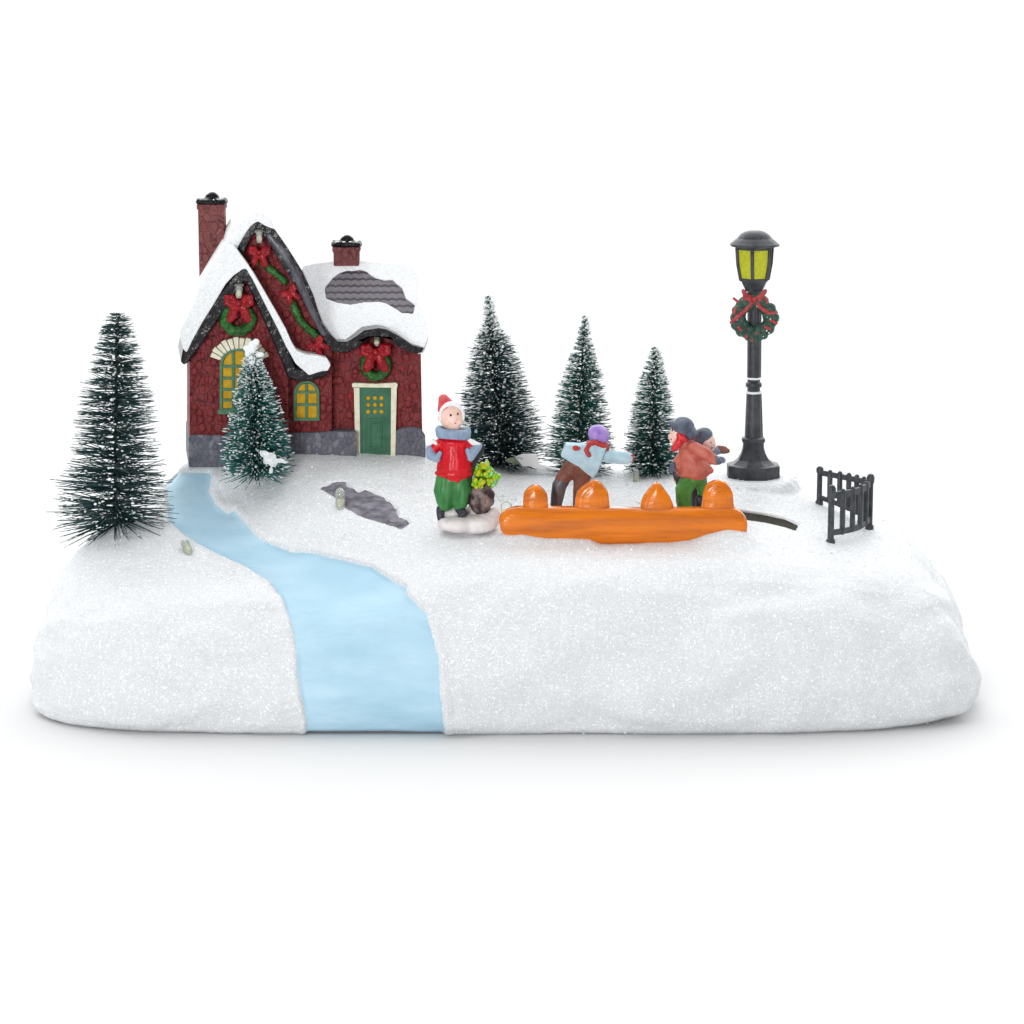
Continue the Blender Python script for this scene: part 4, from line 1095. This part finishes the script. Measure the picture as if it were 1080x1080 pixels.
m = MB(); L(m, [(710,490,-2),(708.5,496,-3)], [3.5,3]); L(m, [(711,495,-5),(713,497,-6)], [1.3,1.1]); m.build('mitten', 'navy', sk, remesh=.6, sm=1)
m = MB(); m.ball(Q(720,450.5), (12.5,12,11)); m.ball(Q(727,456), (8,10,8)); L(m, [(713,448,-3),(706.5,445.5,-3),(705,445,-3)], [4,2.4,1.4], 2)
m.build('cap', 'navy', sk, remesh=.8, sm=1)
m = MB(); L(m, [(719,461,-8),(715,468,-9),(711,473,-10)], [4.4,4,3.4]); L(m, [(716,459,-9),(722,464,-10)], [3,3]); L(m, [(712,468,-2),(720,467,8),(730,463,4)], [3,3,3])
m.build('scarf', mat('scarf_red', (.50,.008,.015), .3, (.62,.03,.04), nscale=.2, bump=.8), sk, remesh=.7, sm=1)
q = MB(); q.ball(Q(709,453.5,-5.6), (.8,.8,1.1), seg=8, rings=6); q.build('eye', 'ink', sk)
q = MB(); q.ball(Q(708,463.2,-3.6), (1.3,.9,.7), seg=8, rings=6); q.build('mouth', 'lip', sk)

Q, L = mk(0)
sk = thing('person', 'skater in a blue grey cap facing right, half hidden behind the skater in coral red', 'person', Q(733, 546), 'skaters on the rink')
m = MB()
m.ball(Q(745,466), (9.5,9,10.5)); m.ball(Q(753.6,469), (2,2,1.8)); m.ball(Q(749,473), (4.5,5,4)); L(m, [(741,471),(738,478)], [4.32,4.32]); L(m, [(736,482),(730,500)], [7.20,7.20])
L(m, [(744,479,8),(756,475,8),(764,474,8)], [3.24,2.88,2.16]); L(m, [(742,484,-6),(753,486,-8),(760,485,-8)], [2.88,2.52,2.16])
L(m, [(726,502),(716,512),(712,506)], [4.32,3.60,2.16]); L(m, [(731,502),(735,530),(734,544)], [5.04,3.96,2.88])
m.build('body', 'skin', sk, remesh=.8, sm=3)
m = MB(); L(m, [(740,479),(732,492),(728,502)], [10,11.5,12]); L(m, [(744,480,6),(755,475.5,8),(759,474.5,8)], [5.5,5,4.6]); L(m, [(742,484,-6),(750,486,-7)], [5,4.6]); L(m, [(716,498),(726,500)], [5,8])
m.build('jacket', 'scarfblue', sk, remesh=.8, sm=2)
m = MB(); L(m, [(727,502),(718,508)], [7,6]); L(m, [(731,502),(735,520),(735,532)], [9,7,6]); m.build('trousers', 'bootgrey', sk, remesh=.8, sm=1)
m = MB(); L(m, [(719,511),(714.5,503),(712,498)], [5,4.6,3.6]); m.build('boot', 'boot', sk, remesh=.8, sm=1)
m = MB(); L(m, [(735,532),(735,543),(739,546)], [5,4.6,4]); m.build('boot', 'boot', sk, remesh=.8, sm=1)
m = MB(); L(m, [(758,473.5,8),(763,475,7),(767,475.5,7)], [4.2,4,3]); L(m, [(762,471.5,6),(766,472.5,5)], [1.6,1.3]); m.build('mitten', 'glovebr', sk, remesh=.6, sm=1)
m = MB(); L(m, [(757,485,-8),(762,485.5,-8)], [3.8,3.6]); L(m, [(759,482.5,-10),(763,483,-11)], [1.4,1.2]); m.build('mitten', 'scarfblue', sk, remesh=.6, sm=1)
m = MB(); m.ball(Q(741.5,459.5), (10.5,10.5,8.5), Matrix.Rotation(-.35, 3, 'Y')); m.ball(Q(738,464), (7,10,7)); m.build('cap', 'navy', sk, remesh=.8, sm=1)
q = MB(); q.ball(Q(749.8,466.8,-7.8), (.9,.8,.9), seg=8, rings=6); q.build('eye', 'ink', sk)
q = MB(); q.ball(Q(751,472.5,-6), (1.3,.9,.7), seg=8, rings=6); q.build('mouth', 'lip', sk)

# ---------------------------------------------------------------- small things on the snow
bulb(198, 578, -55, None, 1.25, (0.35, -0.6, -0.55), 'clear yellowish bulb in the snow left of the river')
bulb(359, 528, 22, None, 1.45, (0.05, -0.45, -0.9), 'clear bulb beside the grey rock patch')
bulb(671, 503, 118, None, 1.05, (0, -0.6, -0.8), 'clear bulb in the snow below the smallest pine tree')
wl = thing('light_bulb', 'loose wire loop of a buried bulb at the left end of the orange fence', 'bulb', P(533, 537, -55), 'small clear bulbs set in the snow')
m = MB(); pts = [P(534+5.5*math.cos(a), 536-7*math.sin(a), -58) for a in [math.pi*(-.35+1.75*k/16) for k in range(17)]]
m.tube(pts, .55, seg=6); m.build('wire', mat('pale_wire', (.42,.48,.36), .3), wl)
m = MB(); m.tube([P(530.5,538,-58), P(531,541,-58)], 1.6, seg=8); m.build('core', 'core', wl)
m = MB(); m.slab([(543,481.5),(551,478.5),(565,478.3),(567,481),(569,489.5),(597,495.5),(596,497),(566,491.8),(551,491.8)], 128, (0, 10, -2))
o = m.build('plastic_piece', 'plate', None, bevel=.6, at=P(556, 491, 128)); tag(o, 'flat white plastic piece lying in the snow between the two tallest back trees', 'plastic piece')
m = MB(); m.slab([(532,485),(538,482.5),(544,482.3),(549,488.5),(545,489.5),(535,487)], 133, (0, 6, -2))
o = m.build('card_piece', 'olive', None, bevel=.4, at=P(540, 488, 133)); tag(o, 'small olive green card piece under the tallest back tree', 'card')
